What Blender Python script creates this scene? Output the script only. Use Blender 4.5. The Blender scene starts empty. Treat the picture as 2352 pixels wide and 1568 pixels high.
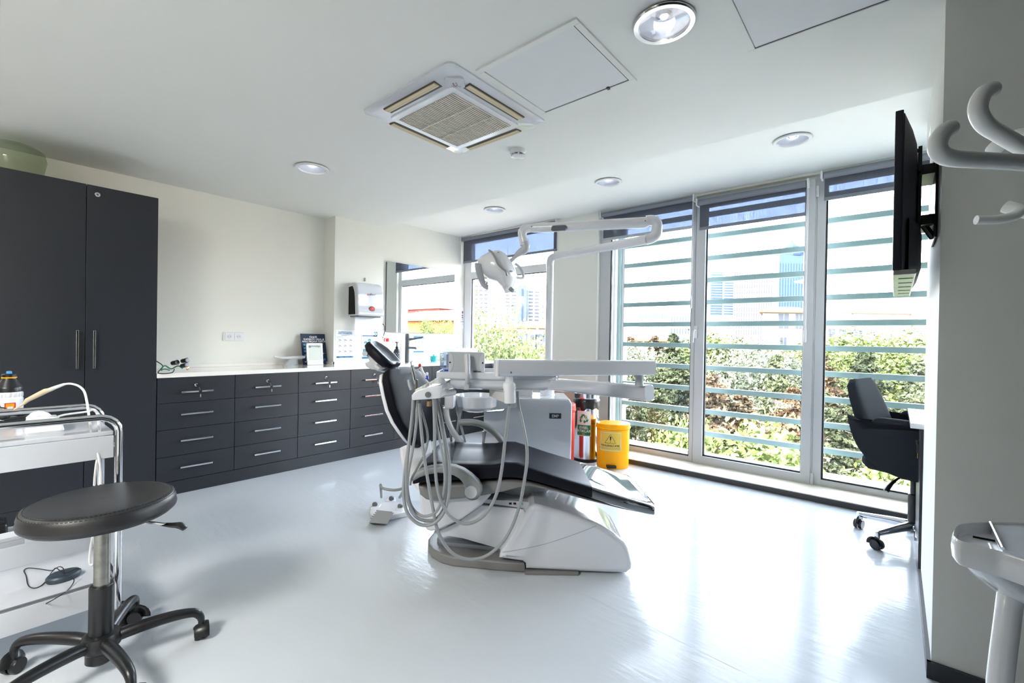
import bpy, bmesh, math, random
from mathutils import Vector as V, Matrix
PI = math.pi
sc = bpy.context.scene
COL = sc.collection
R = math.radians
# ---------------------------------------------------------------- camera
YAW, PIT, ROL, FPX, CH = -0.70397, -0.00578, 0.016886, 1037.7, 1.18
fw = V((math.sin(YAW)*math.cos(PIT), math.cos(YAW)*math.cos(PIT), math.sin(PIT)))
_r0 = V((math.cos(YAW), -math.sin(YAW), 0)); _u0 = _r0.cross(fw)
rt = math.cos(ROL)*_r0 + math.sin(ROL)*_u0
up = -math.sin(ROL)*_r0 + math.cos(ROL)*_u0
EYE = V((0, 0, CH))
RH = _r0.copy()                                   # horizontal direction along the dental chair
VH = V((-RH.y, RH.x, 0))                          # horizontal direction across it
Z = V((0, 0, 1)); X = V((1, 0, 0)); Y = V((0, 1, 0))
def ray(px, py): return (px-1176)/FPX*rt - (py-784)/FPX*up + fw
def at(px, py, d): return EYE + ray(px, py)*d
def onx(px, py, v): r = ray(px, py); return EYE + r*((v-EYE.x)/r.x)
def ony(px, py, v): r = ray(px, py); return EYE + r*((v-EYE.y)/r.y)
def onz(px, py, v): r = ray(px, py); return EYE + r*((v-EYE.z)/r.z)
cam = bpy.data.cameras.new('camera'); co = bpy.data.objects.new('camera', cam); COL.objects.link(co)
co.matrix_world = Matrix(((rt.x, up.x, -fw.x, 0), (rt.y, up.y, -fw.y, 0), (rt.z, up.z, -fw.z, CH), (0, 0, 0, 1)))
cam.sensor_fit = 'HORIZONTAL'; cam.sensor_width = 36; cam.lens = 36*FPX/2352
cam.clip_start = 0.05; cam.clip_end = 4000
sc.camera = co
# ---------------------------------------------------------------- materials
def s2l(c): c /= 255; return c/12.92 if c <= .04045 else ((c+.055)/1.055)**2.4
MATS = {}
def mk(name, rgb, rough=.5, metal=0, coat=0, noise=0, nscale=20, bump=0, bscale=60, **kw):
    m = bpy.data.materials.new(name); m.use_nodes = True; nt = m.node_tree; b = nt.nodes['Principled BSDF']
    c = [s2l(v) for v in rgb] + [1]
    b.inputs['Base Color'].default_value = c; b.inputs['Roughness'].default_value = rough
    b.inputs['Metallic'].default_value = metal; b.inputs['Coat Weight'].default_value = coat
    b.inputs['Coat Roughness'].default_value = .04
    for k, v in kw.items(): b.inputs[k.replace('_', ' ')].default_value = v
    if noise or bump:
        tc = nt.nodes.new('ShaderNodeTexCoord')
    if noise:
        n = nt.nodes.new('ShaderNodeTexNoise'); n.inputs['Scale'].default_value = nscale; n.inputs['Detail'].default_value = 5
        nt.links.new(tc.outputs['Object'], n.inputs['Vector'])
        mx = nt.nodes.new('ShaderNodeMix'); mx.data_type = 'RGBA'
        mx.inputs[6].default_value = [v*(1-noise) for v in c[:3]] + [1]; mx.inputs[7].default_value = [min(1, v*(1+noise)) for v in c[:3]] + [1]
        nt.links.new(n.outputs['Fac'], mx.inputs[0]); nt.links.new(mx.outputs[2], b.inputs['Base Color'])
    if bump:
        n = nt.nodes.new('ShaderNodeTexNoise'); n.inputs['Scale'].default_value = bscale; n.inputs['Detail'].default_value = 3
        nt.links.new(tc.outputs['Object'], n.inputs['Vector'])
        bp = nt.nodes.new('ShaderNodeBump'); bp.inputs['Strength'].default_value = bump; bp.inputs['Distance'].default_value = .002
        nt.links.new(n.outputs['Fac'], bp.inputs['Height']); nt.links.new(bp.outputs['Normal'], b.inputs['Normal'])
    MATS[name] = m; return m
def glassy(name, tint, ior=1.45, refl=.5):
    m = bpy.data.materials.new(name); m.use_nodes = True; nt = m.node_tree; nt.nodes.clear()
    o = nt.nodes.new('ShaderNodeOutputMaterial'); t = nt.nodes.new('ShaderNodeBsdfTransparent'); g = nt.nodes.new('ShaderNodeBsdfGlossy')
    t.inputs[0].default_value = [s2l(v) for v in tint]+[1]; g.inputs['Roughness'].default_value = .02
    f = nt.nodes.new('ShaderNodeFresnel'); ge = nt.nodes.new('ShaderNodeNewGeometry'); mr = nt.nodes.new('ShaderNodeMapRange')
    mr.inputs[3].default_value = ior; mr.inputs[4].default_value = 1/ior   # same reflectance on both faces of the thin sheet
    nt.links.new(ge.outputs['Backfacing'], mr.inputs[0]); nt.links.new(mr.outputs[0], f.inputs[0])
    mt = nt.nodes.new('ShaderNodeMath'); mt.operation = 'MULTIPLY'; mt.inputs[1].default_value = refl
    x = nt.nodes.new('ShaderNodeMixShader')
    nt.links.new(f.outputs[0], mt.inputs[0]); nt.links.new(mt.outputs[0], x.inputs[0]); nt.links.new(t.outputs[0], x.inputs[1]); nt.links.new(g.outputs[0], x.inputs[2]); nt.links.new(x.outputs[0], o.inputs[0])
    MATS[name] = m; return m
def cloth(name, rgb, openness):
    m = mk(name, rgb, .9); nt = m.node_tree; b = nt.nodes['Principled BSDF']; o = nt.nodes['Material Output']
    tc = nt.nodes.new('ShaderNodeTexCoord'); mp = nt.nodes.new('ShaderNodeMapping'); mp.inputs['Scale'].default_value = (260, 260, 6)
    n = nt.nodes.new('ShaderNodeTexNoise'); n.inputs['Scale'].default_value = 1; n.inputs['Detail'].default_value = 2
    mr = nt.nodes.new('ShaderNodeMapRange'); mr.inputs[1].default_value = .3; mr.inputs[2].default_value = .7
    mr.inputs[3].default_value = openness*.75; mr.inputs[4].default_value = openness*1.25
    t = nt.nodes.new('ShaderNodeBsdfTransparent'); x = nt.nodes.new('ShaderNodeMixShader')
    t.inputs[0].default_value = (.70, .79, 1, 1)
    nt.links.new(tc.outputs['Object'], mp.inputs[0]); nt.links.new(mp.outputs[0], n.inputs['Vector']); nt.links.new(n.outputs['Fac'], mr.inputs[0])
    nt.links.new(mr.outputs[0], x.inputs[0]); nt.links.new(b.outputs[0], x.inputs[1]); nt.links.new(t.outputs[0], x.inputs[2]); nt.links.new(x.outputs[0], o.inputs[0])
    return m
mk('wall', (228, 228, 221), .6, bump=.05, bscale=90)
mk('darkback', (92, 84, 76), .6)
mk('ceil', (226, 226, 223), .7, bump=.05, bscale=40)
mk('white', (224, 226, 230), .22, coat=.4)
mk('gloss', (208, 211, 217), .1, coat=.8)
mk('matwhite', (222, 222, 223), .5)
mk('offwhite', (204, 203, 197), .4)
mk('cream', (228, 214, 180), .45)
mk('paper', (244, 246, 250), .7)
mk('tick', (150, 158, 170), .8)
mk('well', (206, 207, 208), .5)
mk('blk', (34, 37, 43), .36, noise=.06, nscale=60)
mk('blkside', (50, 52, 57), .4)
mk('gap', (8, 8, 9), .8)
mk('chrome', (226, 228, 232), .09, 1)
mk('steel', (205, 208, 212), .18, 1)
mk('worn', (150, 148, 142), .3, 1, noise=.5, nscale=35)
mk('alu', (196, 199, 203), .45, .25)
mk('frame', (196, 198, 201), .38)
mk('beige', (212, 206, 190), .5, noise=.06, nscale=8)
mk('rubber', (24, 28, 30), .6)
mk('plast', (24, 25, 27), .33)
mk('stool_leather', (33, 33, 35), .42, bump=.08, bscale=500)
mk('leather', (26, 27, 34), .38, Specular_IOR_Level=.09, bump=.05, bscale=350)
mk('leather_back', (24, 25, 31), .45, Specular_IOR_Level=.035, bump=.05, bscale=350)
mk('trolley', (196, 200, 206), .2, coat=.3)
mk('office_leather', (46, 50, 55), .7, Specular_IOR_Level=.01, bump=.08, bscale=400)
mk('grey', (138, 141, 140), .4)
mk('hose', (146, 150, 152), .38)
mk('dgrey', (98, 102, 105), .45)
mk('lgrey', (190, 193, 197), .35)
mk('mgrey', (172, 176, 180), .4)
mk('plate', (122, 122, 121), .35)
mk('padblue', (48, 60, 70), .45)
mk('padgrey', (112, 118, 126), .3)
mk('counter', (236, 232, 226), .12, coat=.6, noise=.02, nscale=30)
mk('slat', (150, 178, 177), .5)
mk('slatpost', (168, 194, 192), .5)
mk('mirror', (238, 242, 242), .01, 1)
mk('navy', (26, 42, 72), .4)
mk('blue', (44, 122, 178), .5)
mk('cyan', (28, 160, 190), .5)
mk('skyblue', (70, 150, 205), .5)
mk('purple', (128, 70, 112), .5)
mk('ink', (40, 44, 52), .6)
mk('inkgrey', (120, 128, 140), .6)
mk('red', (205, 40, 34), .35)
mk('darkred', (150, 30, 36), .35)
mk('binred', (190, 44, 34), .35)
mk('yellow', (255, 172, 0), .3, Specular_IOR_Level=.25)
mk('labely', (226, 186, 66), .4)
mk('green', (24, 128, 78), .45)
mk('labelw', (226, 226, 214), .45)
mk('bag', (22, 22, 24), .28, bump=.6, bscale=60)
mk('teal', (0, 170, 178), .15, coat=.5)
mk('amber', (190, 150, 90), .25)
mk('blub', (30, 70, 190), .4)
mk('orange', (226, 150, 30), .4)
mk('lensy', (200, 140, 20), .1, coat=1)
mk('acbeige', (205, 190, 160), .5)
mk('acdark', (84, 78, 70), .6)
mk('grille', (150, 144, 132), .6)
mk('grilleslat', (205, 200, 190), .5)
mk('panelgrey', (222, 223, 226), .75, noise=.03, nscale=8)
mk('tv', (22, 25, 34), .32)
mk('tvback', (38, 42, 54), .5)
mk('tvsilver', (170, 168, 166), .25, .7)
mk('pole', (246, 246, 244), .3)
mk('cartwhite', (244, 245, 247), .15, coat=.5)
mk('pinkwood', (196, 160, 146), .5)
mk('concrete', (205, 200, 192), .9, noise=.1, nscale=.6)
mk('greenlight', (60, 200, 120), .3)
mk('lcd', (190, 196, 184), .3)
mk('seam', (176, 182, 184), .4)
mk('shadow_gap', (70, 70, 70), .8)
mk('brass', (190, 160, 90), .25, 1)
mk('lampref', (214, 216, 218), .08, coat=1)
mk('lampglass', (190, 192, 194), .06, .85)
glassy('pane', (250, 251, 251), 1.45, .5)
glassy('clear', (232, 236, 244), 1.5, 1.0)
glassy('film', (225, 230, 240), 2.2, 2.2)
glassy('smoke', (70, 72, 76), 1.45, .8)
glassy('tub', (222, 228, 216), 1.4, .6)
cloth('blind', (96, 98, 106), .22)
mk('blindroll', (126, 129, 138), .8)
# floor: poured glossy off-white with hairline joints
def floor_mat():
    m = mk('floor', (207, 215, 217), .16, coat=.05, Specular_IOR_Level=.26); nt = m.node_tree; b = nt.nodes['Principled BSDF']
    b.inputs['Coat Roughness'].default_value = .12
    tc = nt.nodes.new('ShaderNodeTexCoord'); n = nt.nodes.new('ShaderNodeTexNoise'); n.inputs['Scale'].default_value = 7; n.inputs['Detail'].default_value = 4
    mp = nt.nodes.new('ShaderNodeMapping'); mp.inputs['Rotation'].default_value = (0, 0, R(40)); mp.inputs['Scale'].default_value = (1, 4, 1)
    nt.links.new(tc.outputs['Object'], mp.inputs[0]); nt.links.new(mp.outputs[0], n.inputs['Vector'])
    bp = nt.nodes.new('ShaderNodeBump'); bp.inputs['Strength'].default_value = .12; bp.inputs['Distance'].default_value = .01
    nt.links.new(n.outputs['Fac'], bp.inputs['Height']); nt.links.new(bp.outputs['Normal'], b.inputs['Normal'])
    mr = nt.nodes.new('ShaderNodeMapRange'); mr.inputs[3].default_value = .1; mr.inputs[4].default_value = .24
    nt.links.new(n.outputs['Fac'], mr.inputs[0]); nt.links.new(mr.outputs[0], b.inputs['Roughness'])
    n2 = nt.nodes.new('ShaderNodeTexNoise'); n2.inputs['Scale'].default_value = 1.3
    nt.links.new(tc.outputs['Object'], n2.inputs['Vector'])
    mx = nt.nodes.new('ShaderNodeMix'); mx.data_type = 'RGBA'
    mx.inputs[6].default_value = [s2l(v) for v in (192, 198, 203)]+[1]; mx.inputs[7].default_value = [s2l(v) for v in (199, 205, 209)]+[1]
    nt.links.new(n2.outputs['Fac'], mx.inputs[0]); nt.links.new(mx.outputs[2], b.inputs['Base Color'])
floor_mat()
# ---------------------------------------------------------------- mesh builder
def rrect(w, h, r, n=5):
    """rounded rectangle outline, centred, counter-clockwise"""
    pts = []
    for cx, cy, a0 in ((w-r, h-r, 0), (-w+r, h-r, 90), (-w+r, -h+r, 180), (w-r, -h+r, 270)):
        for k in range(n+1):
            a = R(a0 + 90*k/n); pts.append((cx+r*math.cos(a), cy+r*math.sin(a)))
    return pts
def smooth(pts, n=6):
    """Catmull-Rom through points"""
    pts = [V(p) for p in pts]; out = []
    for i in range(len(pts)-1):
        p0 = pts[max(i-1, 0)]; p1 = pts[i]; p2 = pts[i+1]; p3 = pts[min(i+2, len(pts)-1)]
        for k in range(n):
            t = k/n
            out.append(.5*((2*p1)+(p2-p0)*t+(2*p0-5*p1+4*p2-p3)*t*t+(3*p1-p0-3*p2+p3)*t**3))
    out.append(pts[-1]); return out
def lerpl(vals, n):
    out = []
    for i in range(len(vals)-1):
        for k in range(n): out.append(vals[i]+(vals[i+1]-vals[i])*k/n)
    out.append(vals[-1]); return out
class MB:
    def __init__(s, *mats): s.v = []; s.f = []; s.fm = []; s.mats = list(mats) or ['white']; s.mi = 0
    def m(s, name):
        if name not in s.mats: s.mats.append(name)
        s.mi = s.mats.index(name); return s
    def add(s, vs, fs):
        o = len(s.v); s.v += [V(p) for p in vs]; s.f += [[i+o for i in f] for f in fs]; s.fm += [s.mi]*len(fs); return s
    def _bm(s, bm):
        bm.verts.index_update(); s.add([v.co.copy() for v in bm.verts], [[v.index for v in f.verts] for f in bm.faces]); bm.free(); return s
    def box(s, a, b, bev=0, seg=2, M=None):
        a = V(a); b = V(b); bm = bmesh.new(); bmesh.ops.create_cube(bm, size=1)
        d = b-a; c = (a+b)/2
        for v in bm.verts: v.co = V((v.co.x*abs(d.x), v.co.y*abs(d.y), v.co.z*abs(d.z)))+c
        if bev: bmesh.ops.bevel(bm, geom=bm.edges[:], offset=bev, segments=seg, profile=.5, affect='EDGES')
        if M is not None: bm.transform(M)
        return s._bm(bm)
    def obox(s, c, ax, ay, az, bev=0, seg=2):
        """oriented box: centre and three half-extent vectors"""
        bm = bmesh.new(); bmesh.ops.create_cube(bm, size=2); c = V(c)
        la, lb, lc = ax.length, ay.length, az.length
        for v in bm.verts: v.co = V((v.co.x*la, v.co.y*lb, v.co.z*lc))
        if bev: bmesh.ops.bevel(bm, geom=bm.edges[:], offset=bev, segments=seg, profile=.5, affect='EDGES')
        A, B, D = ax.normalized(), ay.normalized(), az.normalized()
        for v in bm.verts: v.co = c + A*v.co.x + B*v.co.y + D*v.co.z
        bmesh.ops.recalc_face_normals(bm, faces=bm.faces[:])
        return s._bm(bm)
    def prism(s, pts, h, bev=0, seg=2):
        """closed planar outline of world points, extruded by vector h"""
        bm = bmesh.new(); vs = [bm.verts.new(V(p)) for p in pts]; f = bm.faces.new(vs)
        r = bmesh.ops.extrude_face_region(bm, geom=[f])
        nv = [e for e in r['geom'] if isinstance(e, bmesh.types.BMVert)]
        bmesh.ops.translate(bm, verts=nv, vec=V(h)); bmesh.ops.recalc_face_normals(bm, faces=bm.faces[:])
        if bev:
            es = [e for e in bm.edges if len(e.link_faces) == 2 and any(len(f.verts) > 4 or len(pts) <= 4 for f in e.link_faces)]
            bmesh.ops.bevel(bm, geom=es, offset=bev, segments=seg, profile=.5, affect='EDGES')
        big = [f for f in bm.faces if len(f.verts) > 4]
        if big: bmesh.ops.triangulate(bm, faces=big)
        return s._bm(bm)
    def tube(s, pts, r, n=10, cap=True, flat=None):
        pts = [V(p) for p in pts]; k = len(pts); rs = r if isinstance(r, (list, tuple)) else [r]*k
        t0 = (pts[1]-pts[0]).normalized(); ref = Z if abs(t0.z) < .9 else X
        nrm = (ref-t0*ref.dot(t0)).normalized(); rings = []
        for i in range(k):
            t = (pts[min(i+1, k-1)]-pts[max(i-1, 0)]).normalized()
            nrm = (nrm-t*nrm.dot(t)).normalized(); b = t.cross(nrm)
            q = (1, 1) if flat is None else flat
            rings.append([pts[i]+nrm*(rs[i]*q[0]*math.cos(2*PI*j/n))+b*(rs[i]*q[1]*math.sin(2*PI*j/n)) for j in range(n)])
        return s.loft(rings, cap)
    def loft(s, rings, cap=True, closed=False):
        n = len(rings[0]); vs = [p for r in rings for p in r]; fs = []
        m = len(rings)
        for i in range(m if closed else m-1):
            a = i*n; b = ((i+1) % m)*n
            for j in range(n): k = (j+1) % n; fs.append([a+j, a+k, b+k, b+j])
        if cap and not closed: fs.append(list(range(n))[::-1]); fs.append([(m-1)*n+j for j in range(n)])
        return s.add(vs, fs)
    def lathe(s, prof, o, ax=Z, n=24, cap=True):
        if len(prof) == 2 and prof[0][1] == prof[1][1]: prof = [prof[0], (prof[0][0], prof[0][1]+.0004), (prof[1][0], prof[1][1]+.0004)]
        o = V(o); ax = V(ax).normalized(); ref = X if abs(ax.x) < .9 else Y
        a = (ref-ax*ref.dot(ax)).normalized(); b = ax.cross(a)
        return s.loft([[o+ax*h+(a*math.cos(2*PI*j/n)+b*math.sin(2*PI*j/n))*max(r, 1e-4) for j in range(n)] for r, h in prof], cap)
    def ball(s, c, r, n=12, m=8):
        c = V(c); rr = r if isinstance(r, (list, tuple)) else (r, r, r)
        rings = []
        for i in range(m+1):
            t = PI*i/m
            rings.append([c+V((rr[0]*max(math.sin(t), 1e-3)*math.cos(2*PI*j/n), rr[1]*max(math.sin(t), 1e-3)*math.sin(2*PI*j/n), -rr[2]*math.cos(t))) for j in range(n)])
        return s.loft(rings, True)
    def quad(s, a, b, c, d): return s.add([a, b, c, d], [[0, 1, 2, 3]])
    def rect(s, o, u, w, x0, y0, x1, y1):
        o = V(o); return s.quad(o+u*x0+w*y0, o+u*x1+w*y0, o+u*x1+w*y1, o+u*x0+w*y1)
    def text(s, body, size, o, u, w, align='LEFT', ext=0.0004, bold=0):
        cu = bpy.data.curves.new('t', 'FONT'); cu.body = body; cu.size = size; cu.extrude = ext; cu.align_x = align; cu.resolution_u = 2
        cu.offset = bold
        ob = bpy.data.objects.new('t', cu); me = bpy.data.meshes.new_from_object(ob)
        n = u.cross(w); o = V(o)
        s.add([o+u*v.co.x+w*v.co.y+n*(v.co.z+ext) for v in me.vertices], [list(p.vertices) for p in me.polygons])
        bpy.data.objects.remove(ob); bpy.data.curves.remove(cu); bpy.data.meshes.remove(me); return s
def sring(c, a, b, e=4, n=28, dish=0):
    """superellipse ring: half-width vector a, half-thickness vector b; dish hollows the +b side"""
    out = []
    for j in range(n):
        t = 2*PI*(j+.5)/n; ct, st = math.cos(t), math.sin(t)
        x = math.copysign(abs(ct)**(2/e), ct); y = math.copysign(abs(st)**(2/e), st)
        if y > 0 and dish: y -= dish*(1-x*x)**1.0*y
        out.append(c+a*x+b*y)
    return out
WO = {}
def obj(name, mb, parent=None, ang=35, loc=None, flat=False):
    org = WO[parent] if parent is not None else V((0, 0, 0))
    if loc is not None: org = V(loc)
    me = bpy.data.meshes.new(name); me.from_pydata([p-org for p in mb.v], [], mb.f)
    for q in mb.mats: me.materials.append(MATS[q])
    me.polygons.foreach_set('material_index', mb.fm)
    bm = bmesh.new(); bm.from_mesh(me); bmesh.ops.recalc_face_normals(bm, faces=bm.faces[:]); bm.to_mesh(me); bm.free()
    if not flat:
        me.polygons.foreach_set('use_smooth', [True]*len(me.polygons)); me.set_sharp_from_angle(angle=R(ang))
    o = bpy.data.objects.new(name, me); COL.objects.link(o)
    if not flat and len(me.polygons) < 6000:
        wn = o.modifiers.new('weighted_normal', 'WEIGHTED_NORMAL'); wn.keep_sharp = True; wn.weight = 90
    if parent is not None:
        o.parent = parent
        if loc is not None: o.location = V(loc)-WO[parent]
    elif loc is not None: o.location = V(loc)
    WO[o] = org; return o
def tag(o, label=None, cat=None, group=None, kind=None):
    if label: o['label'] = label
    if cat: o['category'] = cat
    if group: o['group'] = group
    if kind: o['kind'] = kind
    return o
def thing(name, loc, label, cat, group=None):
    o = bpy.data.objects.new(name, None); COL.objects.link(o); o.location = V(loc); o.empty_display_size = .05
    WO[o] = V(loc); return tag(o, label, cat, group)
def solo(name, mb, label, cat, group=None, loc=None, ang=35):
    if loc is None:
        xs = [p.x for p in mb.v]; ys = [p.y for p in mb.v]; zs = [p.z for p in mb.v]
        loc = V(((min(xs)+max(xs))/2, (min(ys)+max(ys))/2, min(zs)))
    return tag(obj(name, mb, None, ang, loc), label, cat, group)
def struct(name, mb, parent=None, ang=35):
    o = obj(name, mb, parent, ang)
    if parent is None: o['kind'] = 'structure'
    return o
def copy_tree(o, loc=None, rotz=None, parent=None, label=None):
    c = o.copy(); COL.objects.link(c); WO[c] = WO[o]
    if parent is not None: c.parent = parent
    for ch in o.children: copy_tree(ch, parent=c)
    if loc is not None: c.location = V(loc); WO[c] = V(loc)
    if rotz is not None: c.rotation_euler.z = rotz
    if label: c['label'] = label
    return c
SKY, SUN, DLW, FILL, EXPO = 1.55, 1.0, 0.12, 17.0, 2.02
# ================================================================ the room
XL, XR, YW, ZC, ZS, YS = -4.58, 0.115, 4.35, 2.40, 2.56, 2.90
struct('floor', MB('floor').box((-4.75, -2.1, -.12), (2.1, 4.44, 0)))
# poured-floor joints
j = MB('seam')
for a, b in ((onz(1210, 1300, 0), onz(1700, 1540, 0)), (onz(700, 1062, 0), onz(860, 1130, 0))):
    d = (b-a).normalized(); n = V((-d.y, d.x, 0))*.0011
    j.quad(a-n+Z*.0006, b-n+Z*.0006, b+n+Z*.0006, a+n+Z*.0006)
struct('trim_1', j)
DLPOS = [(onz(1525, 54, ZC), .115), (onz(717, 387, ZC), .115), (onz(1820, 322, ZS), .115), (onz(1397, 419, ZS), .115), (onz(1136, 482, ZS), .115)]
def soffit(mb, x0, y0, x1, y1, z, cut):
    bm = bmesh.new(); es = []
    loops = [[V((x0, y0, z)), V((x1, y0, z)), V((x1, y1, z)), V((x0, y1, z))]]
    for c, r in cut: loops.append([V((c.x+r*.9*math.cos(2*PI*k/40), c.y+r*.9*math.sin(2*PI*k/40), z)) for k in range(40)])
    for lp in loops:
        vs = [bm.verts.new(p) for p in lp]; es += [bm.edges.new((vs[i], vs[(i+1) % len(vs)])) for i in range(len(vs))]
    bmesh.ops.triangle_fill(bm, edges=es, use_beauty=True, use_dissolve=False)
    mb._bm(bm)
    mb.quad(V((x0, y0, z+.2)), V((x1, y0, z+.2)), V((x1, y1, z+.2)), V((x0, y1, z+.2)))
    for a, b in (((x0, y0), (x1, y0)), ((x1, y0), (x1, y1)), ((x1, y1), (x0, y1)), ((x0, y1), (x0, y0))):
        mb.quad(V((*a, z)), V((*b, z)), V((*b, z+.2)), V((*a, z+.2)))
cm = MB('ceil')
soffit(cm, -4.75, -2.1, 2.1, YS, ZC, DLPOS[:2]); soffit(cm, -4.75, YS-.001, 2.1, 4.6, ZS, DLPOS[2:])
cm.box((XR+.012, YS-.01, ZC), (.9, 3.8, ZS+.01))
struct('ceiling', cm)
struct('wall_left', MB('wall').box((-4.78, -2.1, -.1), (XL, 4.5, 2.9)))
struct('wall_column', MB('wall').box((XL-.01, 2.33, .85), (-4.36, YS, ZC+.01)))
wr = MB('wall').box((XR, 2.2, 0), (2.1, 3.06, ZC+.05)).box((1.95, 3.06, 0), (2.1, 4.5, 2.9))
struct('wall_right', wr)
struct('wall_back', MB('darkback').box((-4.75, -2.2, 0), (2.1, -2.05, 2.45)).box((1.95, -2.1, 0), (2.1, 2.2, 2.45)))  # out of view; dark tone chosen to cut bounce onto the right wall
struct('wall_partition', MB('wall').box((-.78, -2.1, 0), (-.6, .0095, 2.42)))
# facade wall: spandrel under the small window, pillar between windows, lintel
ww = MB('wall')
ww.box((-3.02, YW-.05, 0), (-2.458, 4.52, 2.7))                           # pillar
ww.box((-4.75, YW, -.1), (-3.0, 4.52, .80))                             # below small window
ww.box((-4.75, YW-.02, ZS-.02), (2.1, 4.52, 2.9))
ww.box((.95, YW, 0), (2.1, 4.52, 2.7))
ww.box((-2.6, YW, -.12), (2.1, 4.52, .01))
struct('wall_window', ww)
# raised plinth in front of the tall windows
struct('trim_2', MB('blkside').box((-2.46, 4.045, 0), (1.9, 4.07, .044)).m('beige').box((-2.46, 4.04, .044), (1.9, YW+.02, .052), .003))
struct('baseboard_right', MB('blkside').box((XR-.012, 2.188, 0), (XR, 3.06, .06)).box((XR-.012, 2.188, 0), (1.95, 2.2, .06)))
# ---------------- small window (window_1) at the end of the counter
def bar(mb, x0, z0, x1, z1, y0=YW, y1=YW+.07, bev=.004): mb.box((x0, y0, z0), (x1, y1, z1), bev)
w = MB('matwhite'); L0, L1 = XL+.005, -3.02  # whiter than the tall frames: bounced light put into its colour
bar(w, L0, .80, L0+.13, ZS-.02); bar(w, L1-.06, .80, L1, ZS-.02); bar(w, L0, .795, L1, .87, YW+.0015); bar(w, L0+.1, 1.99, L1-.03, 2.085, YW+.0015); bar(w, L0, ZS-.08, L1, ZS-.02, YW+.0015)
w1 = struct('window_1', w)
g = MB('pane').box((L0+.12, YW+.03, .86), (L1-.05, YW+.04, 2.0)).box((L0+.12, YW+.03, 2.08), (L1-.05, YW+.04, ZS-.07)); obj('pane', g, w1)
g = MB('rubber')
bar(g, L0+.13, .87, L0+.14, 1.99, YW+.012, YW+.03, 0); bar(g, L0+.13, 1.98, L1-.06, 1.99, YW+.012, YW+.03, 0); bar(g, L0+.13, .87, L1-.06, .88, YW+.012, YW+.03, 0)
obj('gasket', g, w1)
# ---------------- tall windows: fixed pane, opening sash, fixed pane
def tallwin(name, x0, x1, z0, jl, jr, rail, sash=None):
    w = MB('frame'); zt = ZS-.03
    bar(w, x0, z0, x0+jl, zt); bar(w, x1-jr, z0, x1, zt); bar(w, x0+.01, z0, x1-.01, z0+rail, YW+.0015); bar(w, x0+.01, zt-.075, x1-.01, zt, YW+.0015)
    if sash:
        bar(w, x0+.01, z0+.015, x0+jl+.05, zt-.02, YW-.018, YW+.05, .006)
        bar(w, x1-jr-.05, z0+.015, x1-.01, zt-.02, YW-.018, YW+.05, .006)
        bar(w, x0+.02, z0+.015, x1-.02, z0+rail+.02, YW-.0175, YW+.05, .006); bar(w, x0+.02, zt-.1, x1-.02, zt-.02, YW-.0175, YW+.05, .006)
        jl += .05; jr += .05; rail += .02
    wo = struct(name, w)
    obj('pane', MB('pane').box((x0+jl-.005, YW+.03, z0+rail-.005), (x1-jr+.005, YW+.04, zt-.07)), wo)
    g = MB('rubber'); e = .012
    bar(g, x0+jl-.002, z0+rail, x0+jl+e, zt-.075, YW+.005, YW+.03, 0); bar(g, x1-jr-e*.4, z0+rail, x1-jr+.002, zt-.075, YW+.005, YW+.03, 0)
    bar(g, x0+jl, z0+rail-.002, x1-jr, z0+rail+e, YW+.005, YW+.03, 0)
    obj('gasket', g, wo); return wo
w2 = tallwin('window_2', -2.458, -1.445, .045, .125, .035, .055)
w3 = tallwin('window_3', -1.445, -.498, .028, .042, .03, .075, True)
w4 = tallwin('window_4', -.498, .97, .045, .06, .06, .055)
h = MB('matwhite'); c = ony(1598, 762, YW-.018)
h.box(c+V((-.017, -.012, -.06)), c+V((.017, 0, .06)), .008, 3); h.tube([c+V((0, -.01, .015)), c+V((0, -.04, .015)), c+V((-.006, -.045, 0)), c+V((-.01, -.045, -.1))], [.009, .009, .01, .008])
obj('window_handle', h, w3)
for py in (1115, 440):
    c = ony(1866, py, YW-.02); obj('hinge', MB('frame').lathe([(.009, -.045), (.01, -.04), (.01, -.002), (.008, 0), (.01, .002), (.01, .04), (.009, .045)], V((-.497, YW-.022, .1 if py > 800 else 2.4)), n=12), w3)
# ---------------- roller blinds
def blind(x0, x1, zroll, zbot, y, label, botmat='blindroll', chain=None, clen=.9, r=.024):
    t = thing('roller_blind', ((x0+x1)/2, y, zbot), label, 'blind', 'roller blinds at the windows')
    obj('roller_tube', MB('blindroll').lathe([(r*.5, 0), (r, .004), (r, x1-x0-.004), (r*.5, x1-x0)], V((x0, y, zroll)), X, 20), t)
    f = MB('blind'); f.box((x0+.006, y+r*.9, zbot+.01), (x1-.006, y+r*.9+.0012, zroll)); obj('fabric', f, t)
    obj('bottom_bar', MB(botmat).box((x0+.004, y+r*.9-.006, zbot), (x1-.004, y+r*.9+.008, zbot+.028), .004), t)
    for xx in (x0-.016, x1+.002): obj('bracket', MB('matwhite').box((xx, y-.03, zroll-.03), (xx+.014, y+.05, zroll+.035), .004), t)
    if chain is not None:
        c = MB('matwhite'); 
        for dx in (-.004, .004): c.tube([V((chain+dx, y-.028, zroll)), V((chain+dx, y-.028, zroll-clen))], .0022, 6)
        c.lathe([(.004, -.12), (.009, -.11), (.009, -.03), (.005, 0)], V((chain, y-.028, zroll-clen)), n=10)
        obj('chain', c, t)
    return t
yb = 4.27
q = ony(1070, 602, yb); blind(XL+.03, -2.99, ZS-.035, q.z-.01, yb, 'grey roller blind on the small window beside the mirror')
a = ony(1382, 553, yb); b = ony(1382, 492, yb); e = ony(1592, 480, yb)
blind(a.x, e.x, b.z-.012, a.z, yb, 'grey roller blind with a pale bottom bar, left of the tall panes', 'mgrey', e.x+.008, .9)
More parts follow.
